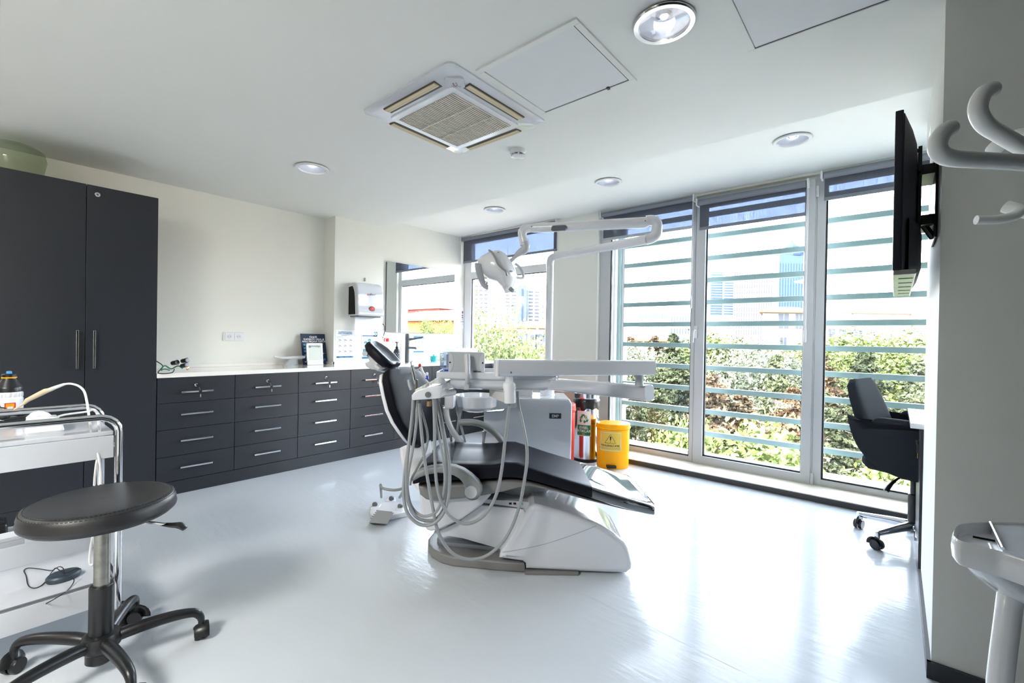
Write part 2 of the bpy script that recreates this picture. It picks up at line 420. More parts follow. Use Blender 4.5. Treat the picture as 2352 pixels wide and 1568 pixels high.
a = ony(1603, 533, yb); b = ony(1603, 466, yb); e = ony(1853, 440, yb)
blind(a.x, e.x, b.z, a.z+.02, yb, 'grey roller blind on the opening sash in the middle', 'blindroll', e.x+.012, 1.15, .027)
a = ony(1890, 460, yb); b = ony(1890, 402, yb)
blind(a.x, .9, b.z-.005, a.z, yb, 'grey roller blind on the right pane, passing behind the television', r=.027)
# ---------------- facade louvres outside
t = thing('facade_louvre', (-1, 4.62, -.3), 'pale green horizontal metal louvres fixed outside the tall windows', 'sun screen')
ys = 4.6
zs = [ony(1500, p, ys).z for p in (599.8, 643.4, 693.2, 740.6, 786.6, 834.9, 881.4, 927, 973.3)]
step = (zs[0]-zs[-1])/8
for k in range(-3, 9):
    zt = zs[0]-step*k
    obj('slat', MB('slat').box((-2.30, ys, zt-.046), (1.3, ys+.042, zt), .002), t)
zb = zs[0]-step*9; obj('slat', MB('matwhite').box((-2.30, ys-.01, zb-.07), (1.3, ys+.05, zb), .002), t)
a = ony(1418, 700, ys).x; b = ony(1427, 700, ys).x
obj('louvre_post', MB('slatpost').box((a-.1, ys-.02, -.3), (b, ys+.03, 3.1), .003), t)
obj('louvre_post', MB('matwhite').box((b, ys+.0, -.3), (b+.035, ys+.06, 3.1), .003), t)
obj('louvre_post', MB('slatpost').box((1.26, ys-.02, -.3), (1.33, ys+.03, 3.1), .003), t)
# white reveal of the facade around the tall windows
struct('trim_3', MB('matwhite').box((-2.52, 4.52, -.3), (-2.36, 4.66, 3)).box((-2.5, 4.52, -.4), (2, 4.8, -.08)))
# ================================================================ ceiling fittings
def acunit():
    t = thing('air_conditioner', (-1.865, 1.68, ZC-.05), 'white square ceiling cassette air conditioner with a ribbed centre grille', 'air conditioner')
    cx, cy, w = -1.865, 1.685, .358
    body = MB('gloss')
    prof = [(w, 0, .035), (w, -.008, .035), (w-.03, -.022, .04), (w-.11, -.03, .05)]
    rings = [[V((cx+x, cy+y, ZC+dz)) for x, y in rrect(q, q, r)] for q, dz, r in prof]
    body.loft(rings, True); obj('panel', body, t, 25)
    gs = MB('grille'); s = .213
    obj('grille_frame', MB('white').loft([[V((cx+x, cy+y, ZC-.03)) for x, y in rrect(.252, .252, .02)], [V((cx+x, cy+y, ZC-.036)) for x, y in rrect(.25, .25, .02)]], True), t)
    gs.box((cx-s, cy-s, ZC-.0372), (cx+s, cy+s, ZC-.036)); obj('filter', gs, t)
    gr = MB('grilleslat')
    for k in range(31):
        x = cx-s+2*s*k/30; gr.box((x-.0028, cy-s, ZC-.042), (x+.0028, cy+s, ZC-.037))
    for k in (1, 2): gr.box((cx-s, cy-s+2*s*k/3-.003, ZC-.044), (cx+s, cy-s+2*s*k/3+.003, ZC-.0375))
    obj('grille', gr, t)
    for k in range(4):
        M = Matrix.Translation((cx, cy, ZC)) @ Matrix.Rotation(k*PI/2, 4, 'Z')
        o = obj('outlet', MB('acdark').box((-.205, -.322, -.0285), (.205, -.272, -.0225), 0, M=M), t)
        obj('louvre', MB('acbeige').box((-.2, -.318, -.034), (.2, -.301, -.0285), .001, M=M).box((-.2, -.300, -.0335), (.2, -.288, -.0285), .001, M=M), o)
    c = V((cx+.03-.32, cy-.28, ZC-.03))
    c = onz(1045, 192, ZC-.033); pl = [c+RH*x+VH*y for x, y in rrect(.045, .042, .02)]
    rc = obj('receiver', MB('gloss').prism(pl, V((0, 0, .012)), .002), t)
    d = MB('inkgrey')
    for i, (x, y) in enumerate(((-.008, .0), (.006, .004), (-.006, -.012), (.008, -.01), (0, -.022))): d.m('red' if i == 0 else 'inkgrey').lathe([(.004, 0), (.004, .001)], c+RH*x+VH*(-y)*1-Z*.001, n=10)
    d.m('inkgrey').text('FUJITSU', .014, c+RH*.026+VH*.018-Z*.0006, -RH, VH, 'LEFT', .0002)
    obj('indicator', d, rc)
    return t
acunit()
def access(x0, y0, x1, y1, label, catch=False):
    t = thing('ceiling_hatch', ((x0+x1)/2, (y0+y1)/2, ZC), label, 'ceiling hatch', 'ceiling access hatches')
    f = MB('ceil'); b = .027
    f.box((x0, y0, ZC-.008), (x1, y0+b, ZC+.01), .002).box((x0, y1-b, ZC-.008), (x1, y1, ZC+.01), .002).box((x0, y0+b, ZC-.008), (x0+b, y1-b, ZC+.01), .002).box((x1-b, y0+b, ZC-.008), (x1, y1-b, ZC+.01), .002)
    obj('hatch_frame', f, t)
    obj('hatch_panel', MB('panelgrey').box((x0+b+.002, y0+b+.002, ZC-.004), (x1-b-.005, y1-b-.005, ZC+.01)), t)
    obj('gap_line', MB('gap').box((x1-b-.006, y0+b, ZC-.0035), (x1-b, y1-b, ZC+.005)).box((x0+b, y1-b-.006, ZC-.0035), (x1-b, y1-b, ZC+.005)), t)
    if catch: obj('catch', MB('acdark').box((x1-b-.014-.1, y1-b-.012, ZC-.012), (x1-b-.1, y1-b+.006, ZC-.002), .002).m('acdark'), t)
access(-1.476, 1.451, -.940, 1.979, 'grey ceiling hatch between the air conditioner and the big downlight', True)
access(-.489, 1.55, .05, 2.091, 'grey ceiling hatch cut off by the top edge, nearest the right wall')
def downlight(c, r, label, bright=False):
    t = thing('downlight', c, label, 'ceiling light', 'recessed round downlights')
    obj('trim_ring', MB('steel' if bright else 'matwhite').lathe([(r*.80, -.002), (r*.82, -.009), (r*.97, -.009), (r, -.003), (r, 0)], c, n=40, cap=False), t)
    obj('reflector', MB('lampref').lathe([(r*.81, -.006), (r*.74, .02), (r*.5, .06), (.001, .075)], c, n=40, cap=False), t)
    obj('diffuser', MB('clear').lathe([(r*.8, -.001), (r*.8, .001)], c, n=40), t)
    o = MB('lampglass').lathe([(r*.28, .055), (r*.28, .03), (r*.2, .022), (.001, .02)], c, n=20)
    obj('lamp', o, t)
    return t
DL = [(onz(1525, 54, ZC-.006), .115, 'largest round chrome downlight, nearest the camera beside the ceiling hatches', True),
      (onz(717, 387, ZC-.006), .115, 'round downlight in the ceiling left of the air conditioner', False),
      (onz(1820, 322, ZS-.006), .115, 'round downlight in the ceiling left of the television', False),
      (onz(1397, 419, ZS-.006), .115, 'round downlight above the bend of the lamp arm', False),
      (onz(1136, 482, ZS-.006), .115, 'smallest round downlight, above the small window and the mirror', False)]
for a in DL: downlight(*a)
c = onz(1190, 345, ZC)
t = thing('smoke_detector', c, 'white round smoke detector on the ceiling below the air conditioner', 'smoke detector')
obj('base', MB('white').lathe([(.052, 0), (.052, -.018), (.046, -.028)], c, n=28), t)
obj('vent_gap', MB('dgrey').lathe([(.036, -.026), (.036, -.04)], c, n=28), t)
cp = MB('white').lathe([(.045, -.038), (.043, -.044), (.03, -.05), (.001, -.052)], c, n=28)
for k in range(8):
    a = 2*PI*k/8; cp.box(c+V((math.cos(a)*.04-.004, math.sin(a)*.04-.004, -.04)), c+V((math.cos(a)*.04+.004, math.sin(a)*.04+.004, -.026)))
obj('cap', cp, t)
# ================================================================ left wall: wardrobe, drawers, counter
XF = -4.0
def pull(mb, c, ax, ln, out=.03, r=.006):
    """square bar pull: centre on the face, along ax, standing out along +x"""
    mb.obox(c+X*out, ax*(ln/2), X*.006, ax.cross(X)*.006, .0015)
    for s in (-1, 1): mb.obox(c+ax*(s*(ln/2-.012))+X*(out/2), ax*.006, X*(out/2), ax.cross(X)*.005)
    return mb
t = thing('wardrobe', (-4.29, .44, 0), 'tall matte black two-door wardrobe against the left wall', 'wardrobe')
obj('body', MB('blkside').box((XL+.002, .06, 0), (XF-.02, .812, 2.128)), t)
for y0, y1, hp, lk in ((.066, .4385, (176, 802), None), (.4425, .813, (215, 802), (224, 447))):
    d = obj('door', MB('blk').box((XF-.019, y0, .10), (XF, y1, 2.134), .0015), t)
    c = onx(*hp, XF); obj('handle', pull(MB('chrome'), c, Z, .245), d)
    if lk: c = onx(*lk, XF); obj('lock', MB('steel').lathe([(.014, 0), (.0145, .003), (.012, .005), (.001, .005)], c, X, 20).m('worn').lathe([(.007, .005), (.006, .0062), (.001, .0062)], c, X, 14).m('gap').box(c+V((.006, -.001, -.004)), c+V((.0068, .001, .004))), d)
obj('plinth', MB('blk').box((XF-.02, .066, 0), (XF-.003, .813, .098)), t)
# drawer cabinets
edges = [.817, 1.316, 1.817, 2.318, 2.82, 3.32, 3.82, 4.32]
dz = [.857, .672, .479, .283, .10]
names = ['nearest the tall wardrobe', 'second along from the tall wardrobe', 'third along, below the blue display board', 'fourth along, half hidden by the backrest of the dental chair',
         'fifth along, behind the instrument holder', 'sixth along, behind the instrument tray', 'last before the small window']
def drawers(k):
    y0, y1 = edges[k], edges[k+1]
    t = thing('drawer_cabinet', ((XL+XF)/2, (y0+y1)/2, 0), 'black four-drawer base cabinet, '+names[k], 'drawer cabinet', 'black drawer cabinets under the counter')
    obj('body', MB('blkside').box((XL+.001, y0, .02), (XF-.021, y1, .857)), t)
    obj('plinth', MB('blk').box((XF-.02, y0, 0), (XF-.003, y1, .097)), t)
    ym = (y0+y1)/2
    for i in range(4):
        d = obj('drawer', MB('blk').box((XF-.019, y0+.002, dz[i+1]+.0015), (XF, y1-.002, dz[i]-.0015), .001), t)
        zc = dz[i]-(.108 if i == 0 else .085)
        obj('handle', pull(MB('chrome'), V((XF, ym-.01, zc)), Y, .205), d)
        if i == 0:
            c = V((XF, ym-.012+.006*k, zc+.045))
            obj('lock', MB('steel').lathe([(.012, 0), (.012, .004), (.009, .006), (.001, .006)], c, X, 18), d)
            kk = MB('plast'); kk.obox(c+V((.016, .012, -.004)), V((.0012, 0, 0)), V((0, .011, .003)), V((0, -.003, .013)), .001)
            kk.m('steel').tube([c+V((.018, .014, -.016)), c+V((.026, .016, -.028)), c+V((.037, .016, -.04))], .0013, 6)
            kk.m('plast').obox(c+V((.040, .018, -.052)), V((.0015, 0, 0)), V((0, .009, 0)), V((0, 0, .014)), .001)
            kk.m('steel').obox(c+V((.040, .018, -.077)), V((.001, 0, 0)), V((0, .0035, 0)), V((0, 0, .012)))
            obj('key', kk, d)
for k in range(7): drawers(k)
# countertop with upstand
cm = MB('counter'); cm.box((XL, .815, .857), (XF+.004, 4.345, .89), .003)
cm.box((XL, .815, .89), (XL+.02, 2.33, .918), .002).box((XL+.2, 2.31, .89), (-4.34, YS, .918), .002).box((XL+.02, 2.312, .89), (-4.34, 2.332, .918), .002).box((XL, YS, .89), (XL+.02, 4.345, .918), .002)
solo('countertop', cm, 'long glossy white stone countertop with a low upstand over the black drawers', 'countertop')
# double socket
a = onx(512, 762, XL); b = onx(560, 783, XL); zc = (a.z+b.z)/2; h = .041
t = thing('wall_socket', (XL, (a.y+b.y)/2, zc-h), 'white double power socket on the wall above the counter', 'power socket')
obj('frame', MB('matwhite').box((XL, a.y, zc-h), (XL+.008, b.y, zc+h), .004), t)
for s in (-1, 1):
    c = V((XL+.008, (a.y+b.y)/2+s*.0385, zc))
    o = obj('socket', MB('white').box(c+V((0, -.033, -.033)), c+V((.003, .033, .033)), .002).lathe([(.022, .003), (.021, .0035), (.0195, .003)], c, X, 24, False), t)
    obj('well', MB('well').lathe([(.0195, .0032), (.001, .0032)], c, X, 24).m('gap').lathe([(.0026, .004), (.001, .0041)], c+V((0, -.0095, 0)), X, 10).lathe([(.0026, .004), (.001, .0041)], c+V((0, .0095, 0)), X, 10), o)
# paper sheets taped to the column and walls
def sheet(name, x, p0, p1, label, draw, cat='notice', mat='paper'):
    a = onx(*p0, x); b = onx(*p1, x); y0, y1, z1, z0 = a.y, b.y, a.z, b.z
    m = MB(mat); m.box((x, y0, z0), (x+.0015, y1, z1)); W, H = y1-y0, z1-z0
    class D: pass
    O = V((x+.0022, y0, z0))
    def rect(mt, u0, v0, u1, v1): m.m(mt).rect(O, Y, Z, u0*W, v0*H, u1*W, v1*H)
    def text(mt, s, u, v, size, al='CENTER', bold=0): m.m(mt).text(s, size*H, O+Y*(u*W)+Z*(v*H), Y, Z, al, .0001, bold)
    def line(mt, u0, v, u1, n=1, dv=.02, th=.008):
        rnd = random.Random(int(u0*1000+v*999))
        for k in range(n): rect(mt, u0, v-k*dv-th, u0+(u1-u0)*(1 if k < n-1 else .7)*rnd.uniform(.85, 1), v-k*dv)
    draw(rect, text, line, m, O, W, H)
    return solo(name, m, label, cat)
def d1(rect, text, line, m, O, W, H):
    text('blue', 'ELLERİNİZİ ALKOLLE', .5, .905, .052, bold=.0004); text('blue', 'NASIL OVALAMALIYIZ?', .5, .855, .052, bold=.0004)
    line('tick', .3, .83, .75, 2, .025)
    rect('cyan', .06, .74, .085, .758); line('skyblue', .1, .756, .55)
    for r in range(3):
        for c in range(3):
            u = .1+c*.29; v = .69-r*.2
            rect('skyblue', u, v, u+.03, v+.015)
            m.m('tick').tube([O+Y*((u+.05)*W)+Z*((v-.04)*H), O+Y*((u+.1)*W)+Z*((v-.015)*H), O+Y*((u+.18)*W)+Z*((v-.05)*H)], .0022, 5)
            m.tube([O+Y*((u+.06)*W)+Z*((v-.075)*H), O+Y*((u+.13)*W)+Z*((v-.045)*H), O+Y*((u+.2)*W)+Z*((v-.07)*H)], .0025, 5)
            line('tick', u, v-.1, u+.2, 2, .02, .006)
    rect('blue', .05, .02, .95, .075); rect('paper', .1, .035, .2, .055); rect('paper', .4, .035, .5, .055); rect('paper', .75, .035, .85, .055)
sheet('hand_rub_notice', -4.36, (771, 757), (813, 822), 'white hand-rubbing notice with line drawings taped low on the column', d1)
def d2(rect, text, line, m, O, W, H):
    rect('blue', .03, .93, .97, .985); rect('blue', .72, .93, .99, 1.12)
    c = O+Y*(.86*W)+Z*(1.03*H); m.m('paper').lathe([(.017, .0001), (.001, .0001)], c, X, 18); m.m('cyan').lathe([(.009, .0006), (.001, .0006)], c, X, 12)
    for u, v in ((.16, .7), (.4, .8), (.68, .7)):
        m.m('cyan').tube([O+Y*(u*W)+Z*((v-.03)*H), O+Y*((u+.08)*W)+Z*((v+.02)*H), O+Y*((u+.17)*W)+Z*((v-.02)*H)], .006, 6); rect('cyan', u, v-.06, u+.15, v-.03)
    line('tick', .15, .6, .9, 4, .05, .012); rect('cyan', .08, .18, .3, .42); rect('blue', .03, .02, .97, .1)
    m.m('paper').box((O.x-.002, O.y+.72*W, O.z+.93*H), (O.x-.0008, O.y+.99*W, O.z+1.12*H))
sheet('hand_washing_leaflet', -4.36, (831, 768), (866, 824), 'white leaflet with a blue corner tab and cyan arrows behind the headrest', d2)
def d3(rect, text, line, m, O, W, H):
    rect('blue', 0, .82, 1, 1); rect('paper', .08, .89, .55, .92); rect('paper', .08, .85, .6, .87)
    c = O+Y*(.85*W)+Z*(.91*H); m.m('paper').lathe([(.012, .0004), (.001, .0004)], c, X, 16)
    for r in range(2):
        for q in range(3):
            u = .06+q*.32; v = .5-r*.32
            for (x0, y0, x1, y1) in ((0, 0, .26, .012), (0, .26, .26, .272), (0, 0, .015, .27), (.245, 0, .26, .27)): rect('tick', u+x0, v+y0, u+x1, v+y1)
            rect('tick', u+.07, v+.08, u+.19, v+.2); rect('skyblue', u, v+.24, u+.05, v+.275)
    rect('blue', 0, 0, 1, .09); rect('paper', .12, .035, .3, .055); rect('paper', .65, .035, .8, .055)
sheet('instruction_sheet', XL, (950, 771), (973, 809), 'small white and blue instruction sheet on the wall behind the tap', d3)
def d4(rect, text, line, m, O, W, H):
    rect('tick', .38, .9, .58, .915); line('tick', .3, .885, .7)
    line('tick', .12, .8, .5, 1, .02, .02); line('skyblue', .1, .75, .65, 6, .035, .008)
    for v in (.74, .62, .52): m.m('purple').lathe([(.012, .0002), (.001, .0002)], O+Y*(.84*W)+Z*((v+.02)*H), X, 10)
    rect('purple', .78, .76, .92, .84); line('tick', .78, .47, .92, 2, .04, .02)
    rect('purple', .03, .455, .22, .47); line('tick', .1, .41, .85); rect('purple', .02, .34, .45, .36); rect('purple', .52, .33, .98, .355)
    line('tick', .08, .3, .42, 5, .035, .008); line('tick', .55, .3, .95, 5, .035, .008)
sheet('wall_notice', XL, (1042, 705), (1065, 755), 'white and purple printed notice between the mirror and the small window', d4)
def d5(rect, text, line, m, O, W, H): text('tick', 'ALKOLLE', .5, .85, .06); text('tick', 'NALIYIZ?', .5, .77, .06); line('tick', .2, .7, .8, 5, .05)
sheet('paper_notice', -4.585+.0049+.0012, (869, 758), (893, 815), 'pale notice half hidden behind the spray bottle and leaflet', d5)
# paper towel dispenser
xo = -4.36; y0 = onx(798, 690, xo).y; y1 = onx(881, 690, xo+.2).y; z1 = onx(840, 650, xo+.12).z; z0 = onx(840, 725, xo+.2).z
t = thing('paper_towel_dispenser', (xo, (y0+y1)/2, z0), 'white paper towel dispenser with smoked side windows on the column', 'towel dispenser')
h = z1-z0
side = [(0, 0), (.20, 0), (.215, .02), (.20, h*.3), (.195, h*.7), (.17, h*.92), (.12, h), (.0, h)]
sp = smooth([(x, 0, z) for x, z in side[1:7]], 4)
prof = [V((0, 0, 0))]+sp+[V((0, 0, h))]
obj('cover', MB('gloss').prism([V((xo+p.x, y0, z0+p.z)) for p in prof], V((0, y1-y0, 0)), .012, 3), t)
wp = [(.03, .012), (.185, .012), (.178, h*.3), (.165, h*.66), (.13, h*.86), (.1, h*.9), (.03, h*.88)]
wq = [V((xo+x*.93, y0-.003, z0+z)) for x, z in wp]
obj('side_window', MB('smoke').prism(wq, V((0, .0015, 0))), t); obj('roll_shadow', MB('dgrey').prism([p+V((0, .0016, 0)) for p in wq], V((0, .0012, 0))), t)
obj('rim', MB('offwhite').tube(smooth([V((xo+x*.96, y0-.003, z0+z)) for x, z in wp[1:]], 3), .008, 8), t)
c = V((xo+.203, (y0+y1)/2+.01, z0+.075))
bd = MB('darkred'); bd.loft([[c+V((q, .034*k*math.cos(2*PI*i/28), .027*k*math.sin(2*PI*i/28))) for i in range(28)] for q, k in ((-.006, 1), (.006, 1), (.010, .85))], True)
bo = obj('badge', bd, t)
ps = MB('red'); ps.loft([[c+V((q, .022*k*math.cos(2*PI*i/20)+.004, .012*k*math.sin(2*PI*i/20)+.004)) for i in range(20)] for q, k in ((.008, 1), (.0125, 1), (.0135, .8))], True); obj('eye', ps, bo)
tx = MB('red'); c2 = V((xo+.199, (y0+y1)/2-.005, z0+h*.62)); tx.lathe([(.009, 0), (.009, .002), (.001, .002)], c2+V((0, -.03, .006)), X, 14); tx.m('ink').text('afford', .032, c2+V((.002, -.018, 0)), Y, Z, 'LEFT', .0004); obj('logo', tx, t)
obj('outlet', MB('dgrey').box((xo+.02, y0+.02, z0-.012), (xo+.18, y1-.02, z0+.002), .003), t)
obj('hanging_towel', MB('paper').box((xo+.09, y0+.035, z0-.2), (xo+.092, y1-.04, z0)), t)
solo('wall_hook', MB('mgrey').box(onx(837, 638, xo), onx(839, 646, xo)+V((.012, 0, 0)), .002), 'tiny grey hook on the column above the towel dispenser', 'hook')
# mirror
t = thing('wall_mirror', (XL, 3.63, 1.235), 'large frameless square mirror above the washbasin end of the counter', 'mirror')
m0 = onx(893, 598, XL+.03); 
obj('backing', MB('blkside').box((XL, 3.085, 1.237), (XL+.024, 4.135, 2.06)), t)
obj('mirror_glass', MB('mirror').box((XL+.0245, 3.08, 1.235), (XL+.03, 4.14, 2.065)), t)
# outlet with plug, right edge of the column wall
c = V((XL, 2.985, 1.33))
t = thing('wall_plug', c, 'black plug and cable in a socket between the column and the mirror', 'plug')
obj('socket', MB('matwhite').box(c+V((0, -.04, -.04)), c+V((.008, .04, .04)), .004), t)
obj('plug', MB('plast').lathe([(.019, 0), (.018, .025), (.012, .04), (.001, .042)], c+V((.008, 0, 0)), X, 16), t)
obj('cable', MB('plast').tube(smooth([c+V((.045, 0, 0)), c+V((.07, .04, -.02)), c+V((.06, .045, -.12)), c+V((.05, .02, -.17)), c+V((.05, -.04, -.15)), c+V((.05, -.11, -.1))], 6), .0045, 8), t)
# ---------------- things on the counter
zc = .89
t = thing('display_board', onz(724, 838, zc), 'dark navy standing advertising board on the counter', 'display board')
bx = -4.47
a = onx(697, 766, bx); b = onx(752, 838, bx)
ln = V((-.0, 0, 1)); y0, y1 = a.y, b.y; H = a.z-zc; lean = V((-.07, 0, H))
m = MB('navy'); o0 = V((bx, y0, zc)); uz = lean.normalized(); n = Y.cross(uz)
m.obox(o0+Y*((y1-y0)/2)+lean/2, Y*((y1-y0)/2), n*.002, lean/2)
bo = obj('board', m, t); W = y1-y0; O = o0+n*.0028
p = MB('paper'); p.text('Oral-B', .028, O+Y*(W*.5)+uz*(H*.89), Y, uz, 'CENTER', .0002, .0006); p.text('KADIKÖY ORAL-B', .026, O+Y*(W*.53)+uz*(H*.81), Y, uz, 'CENTER', .0002, .0006); p.text('AKILLI FIRÇAYA TERFİ ET', .022, O+Y*(W*.53)+uz*(H*.74), Y, uz, 'CENTER', .0002, .0006)
p.text('Diş hekiminizden Oral-B fırça', .015, O+Y*(W*.53)+uz*(H*.67), Y, uz, 'CENTER', .0002); p.text('kupon kodunuzu isteyin', .015, O+Y*(W*.53)+uz*(H*.62), Y, uz, 'CENTER', .0002)
p.m('skyblue')
for v in (.66, .54, .44, .3): p.lathe([(.011, 0), (.011, .0006), (.001, .0006)], O+Y*(W*.12)+uz*(H*v), n, 14)
for u, v in ((.86, .36), (.9, .16), (.83, .12)): p.lathe([(.009, 0), (.008, .0006), (.001, .0006)], O+Y*(W*u)+uz*(H*v), n, 10); p.obox(O+Y*(W*u)+uz*(H*v), Y*.03, n*.0003, uz*.0012)
obj('print', p, bo)
t = thing('framed_stand', onz(721, 836, zc), 'white framed grey-screened card stand in front of the navy board', 'card stand')
fx = -4.36; a = onx(706, 788, fx); b = onx(742, 838, fx); y0, y1 = a.y, b.y; H = a.z-zc; W = y1-y0
uz = V((-.12, 0, 1)).normalized(); n = Y.cross(uz); o0 = V((fx, y0, zc+.001)); L = H/uz.z
fr = MB('white')
for (u0, v0, u1, v1) in ((0, 0, W, .045), (0, L-.016, W, L), (0, 0, .016, L), (W-.016, 0, W, L)):
    fr.obox(o0+Y*((u0+u1)/2)+uz*((v0+v1)/2), Y*((u1-u0)/2), n*.007, uz*((v1-v0)/2), .002)
fr.obox(o0+Y*(W/2)-X*.03+uz*.03, Y*(W/2*.9), V((.03, 0, 0)), uz*.004)
fo = obj('frame', fr, t); so = obj('screen', MB('lcd').obox(o0+Y*(W/2)+uz*(L/2)+n*.002, Y*(W/2-.01), n*.003, uz*(L/2-.01)), t)
p = MB('inkgrey').text('invisalign', .026, o0+Y*(W*.57)+uz*(L*.82)+n*.0056, Y, uz, 'CENTER', .0002, .0004); p.lathe([(.012, 0), (.012, .0005), (.008, .0005)], o0+Y*(W*.2)+uz*(L*.835)+n*.0055, n, 16); obj('print', p, so)
# intraoral camera wand on its cradle
t = thing('camera_cradle', onz(665, 838, zc), 'grey cradle with a white dental camera wand on the counter left of the board', 'dental camera')
c = onz(668, 838, zc); 
obj('cradle', MB('mgrey').loft([sring(c+V((0, 0, h))+Y*dy, Y*a, X*.028, 3, 20) for h, a, dy in ((0, .075, 0), (.012, .07, 0), (.04, .055, .01), (.062, .05, .02))], True), t)
a = at(632, 826, (c-EYE).dot(fw)); wv = [V((c.x, c.y-.155, zc+.085)), V((c.x, c.y-.11, zc+.075)), V((c.x, c.y-.06, zc+.07)), V((c.x, c.y+.02, zc+.068)), V((c.x, c.y+.1, zc+.072)), V((c.x, c.y+.135, zc+.075))]
obj('wand', MB('white').tube(wv, [.009, .007, .012, .019, .018, .012], 14), t)
# magnifying loupes
c = onz(397, 856, zc)
t = thing('dental_loupes', c, 'pair of green-framed dental loupes lying at the wardrobe end of the counter', 'magnifying glasses')
g = MB('green'); g.tube(smooth([c+V((0, -.07, .03)), c+V((.01, -.05, .055)), c+V((0, -.01, .03)), c+V((0, .03, .05)), c+V((0, .06, .03))], 5), .005, 8); g.tube(smooth([c+V((0, -.07, .02)), c+V((.0, -.05, .03)), c+V((.01, -.02, .02))], 4), .004, 8)
obj('bridge', g, t)
b = MB('plast')
for q in ((0, -.005, .07), (.02, .05, .085), (.03, .045, .05)):
    b.lathe([(.014, 0), (.016, .01), (.016, .03), (.018, .045), (.012, .047)], c+V(q), V((.8, .5, .2)), 16)
obj('barrel', b, t)
obj('lens', MB('lensy').lathe([(.015, 0), (.012, .005), (.001, .007)], c+V((.055, .075, .035)), V((.8, .5, .1)), 16), t)
obj('strap', MB('plast').tube(smooth([c+V((-.03, -.11, .10)), c+V((-.02, -.09, .085)), c+V((0, -.06, .05)), c+V((.02, -.09, .004)), c+V((.05, -.02, .004)), c+V((.04, .0, .03))], 6), .0035, 6), t)
# spray bottles, soap, tap, jar, box
def px_thing(px, py): return onz(px, py, zc)
c = px_thing(881, 824); c = V((-4.45, 3.03, zc))
t = thing('spray_bottle', c, 'white trigger spray bottle with a red collar behind the headrest', 'spray bottle')
obj('bottle', MB('white').lathe([(.04, 0), (.042, .02), (.042, .15), (.03, .19), (.016, .22), (.016, .235)], c, n=20), t)
obj('collar', MB('red').lathe([(.02, .235), (.02, .27), (.014, .272)], c, n=18), t)
hd = MB('white').loft([sring(c+V((0, q, .29)), X*.014, Z*w, 3, 14) for q, w in ((-.05, .012), (-.02, .02), (.03, .024), (.045, .016))], True); hd.box(c+V((-.01, -.02, .268)), c+V((.01, .02, .285)))
obj('spray_head', hd, t); obj('trigger', MB('red').tube([c+V((0, -.03, .28)), c+V((0, -.045, .255)), c+V((0, -.04, .235))], .006, 8), t)
c = V((-4.42, 3.2, zc))
t = thing('plastic_bottle', c, 'plain white round-shouldered bottle between the spray bottle and the soap pump', 'bottle')
obj('bottle', MB('white').lathe([(.036, 0), (.038, .02), (.038, .12), (.03, .16), (.014, .18)], c, n=20), t); obj('cap', MB('matwhite').lathe([(.015, .18), (.015, .215), (.001, .217)], c, n=16), t)
c = onz(911, 836, zc)
t = thing('soap_pump', c, 'dark patterned soap pump bottle on the counter beside the headrest', 'soap dispenser')
bt = MB('blkside').lathe([(.034, 0), (.036, .008), (.036, .13), (.026, .155), (.014, .165)], c, n=22)
obj('bottle', bt, t)
pt = MB('lgrey')
for r in range(7):
    for k in range(10):
        a = 2*PI*(k+.5*(r % 2))/10; pt.obox(c+V((math.cos(a)*.0365, math.sin(a)*.0365, .02+r*.016)), V((-math.sin(a), math.cos(a), 0))*.005, V((math.cos(a), math.sin(a), 0))*.0008, Z*.004)
obj('pattern', pt, t)
pm = MB('plast').lathe([(.015, .165), (.015, .185), (.006, .19), (.006, .225), (.016, .226), (.016, .238), (.001, .24)], c, n=16); pm.tube([c+V((0, 0, .232)), c+V((.03, -.02, .232)), c+V((.045, -.03, .222))], .006, 8); obj('pump', pm, t)
c = onz(935, 834, zc)
t = thing('tap', c, 'tall dark grey mixer tap with a long slanted lever in front of the mirror', 'tap')
hh = .315
obj('body', MB('dgrey').lathe([(.03, 0), (.03, .006), (.025, .01), (.025, hh*.62), (.0245, hh*.625), (.0245, hh*.63), (.025, hh*.635), (.025, hh), (.02, hh+.012), (.001, hh+.013)], c, n=26), t)
d = (RH*1.0+Z*.18).normalized()
obj('lever', MB('dgrey').tube([c+Z*(hh-.05)+RH*.015, c+Z*(hh-.045)+RH*.06, c+Z*(hh-.035)+RH*.12, c+Z*(hh-.022)+RH*.175], [.017, .011, .009, .009], 12), t)
obj('spout', MB('dgrey').tube([c+Z*(hh*.55)+X*.02, c+Z*(hh*.55)+X*.14, c+Z*(hh*.53)+X*.15], .012, 12), t)
obj('base_ring', MB('chrome').lathe([(.033, 0), (.033, .008), (.027, .012)], c, n=26), t)
c = onz(996, 829, zc)
t = thing('glass_jar', c, 'small turquoise lidded jar on the counter below the mirror', 'jar')
obj('jar', MB('teal').lathe([(.032, 0), (.04, .01), (.043, .03), (.042, .055)], c, n=22), t); obj('lid', MB('teal').lathe([(.045, .055), (.045, .06), (.025, .066), (.008, .068), (.009, .08), (.001, .082)], c, n=22), t)
t = thing('storage_tub', onz(1034, 826, zc), 'wide white lidded tub on the counter under the purple notice', 'tub')
c = V((-4.36, 4.12, zc)); obj('tub', MB('matwhite').loft([[c+V((y*.75, x, h)) for x, y in rrect(w, w*.6, .03)] for w, h in ((.17, 0), (.2, .13))], True), t)
obj('lid', MB('white').loft([[c+V((y*.75, x, h)) for x, y in rrect(w, w*.6, .03)] for w, h in ((.215, .13), (.215, .15), (.2, .156))], True), t)
obj('lid_handle', MB('white').loft([[c+V((y, x-.05, h)) for x, y in rrect(w, .02, .015)] for w, h in ((.04, .156), (.035, .17))], True), t)
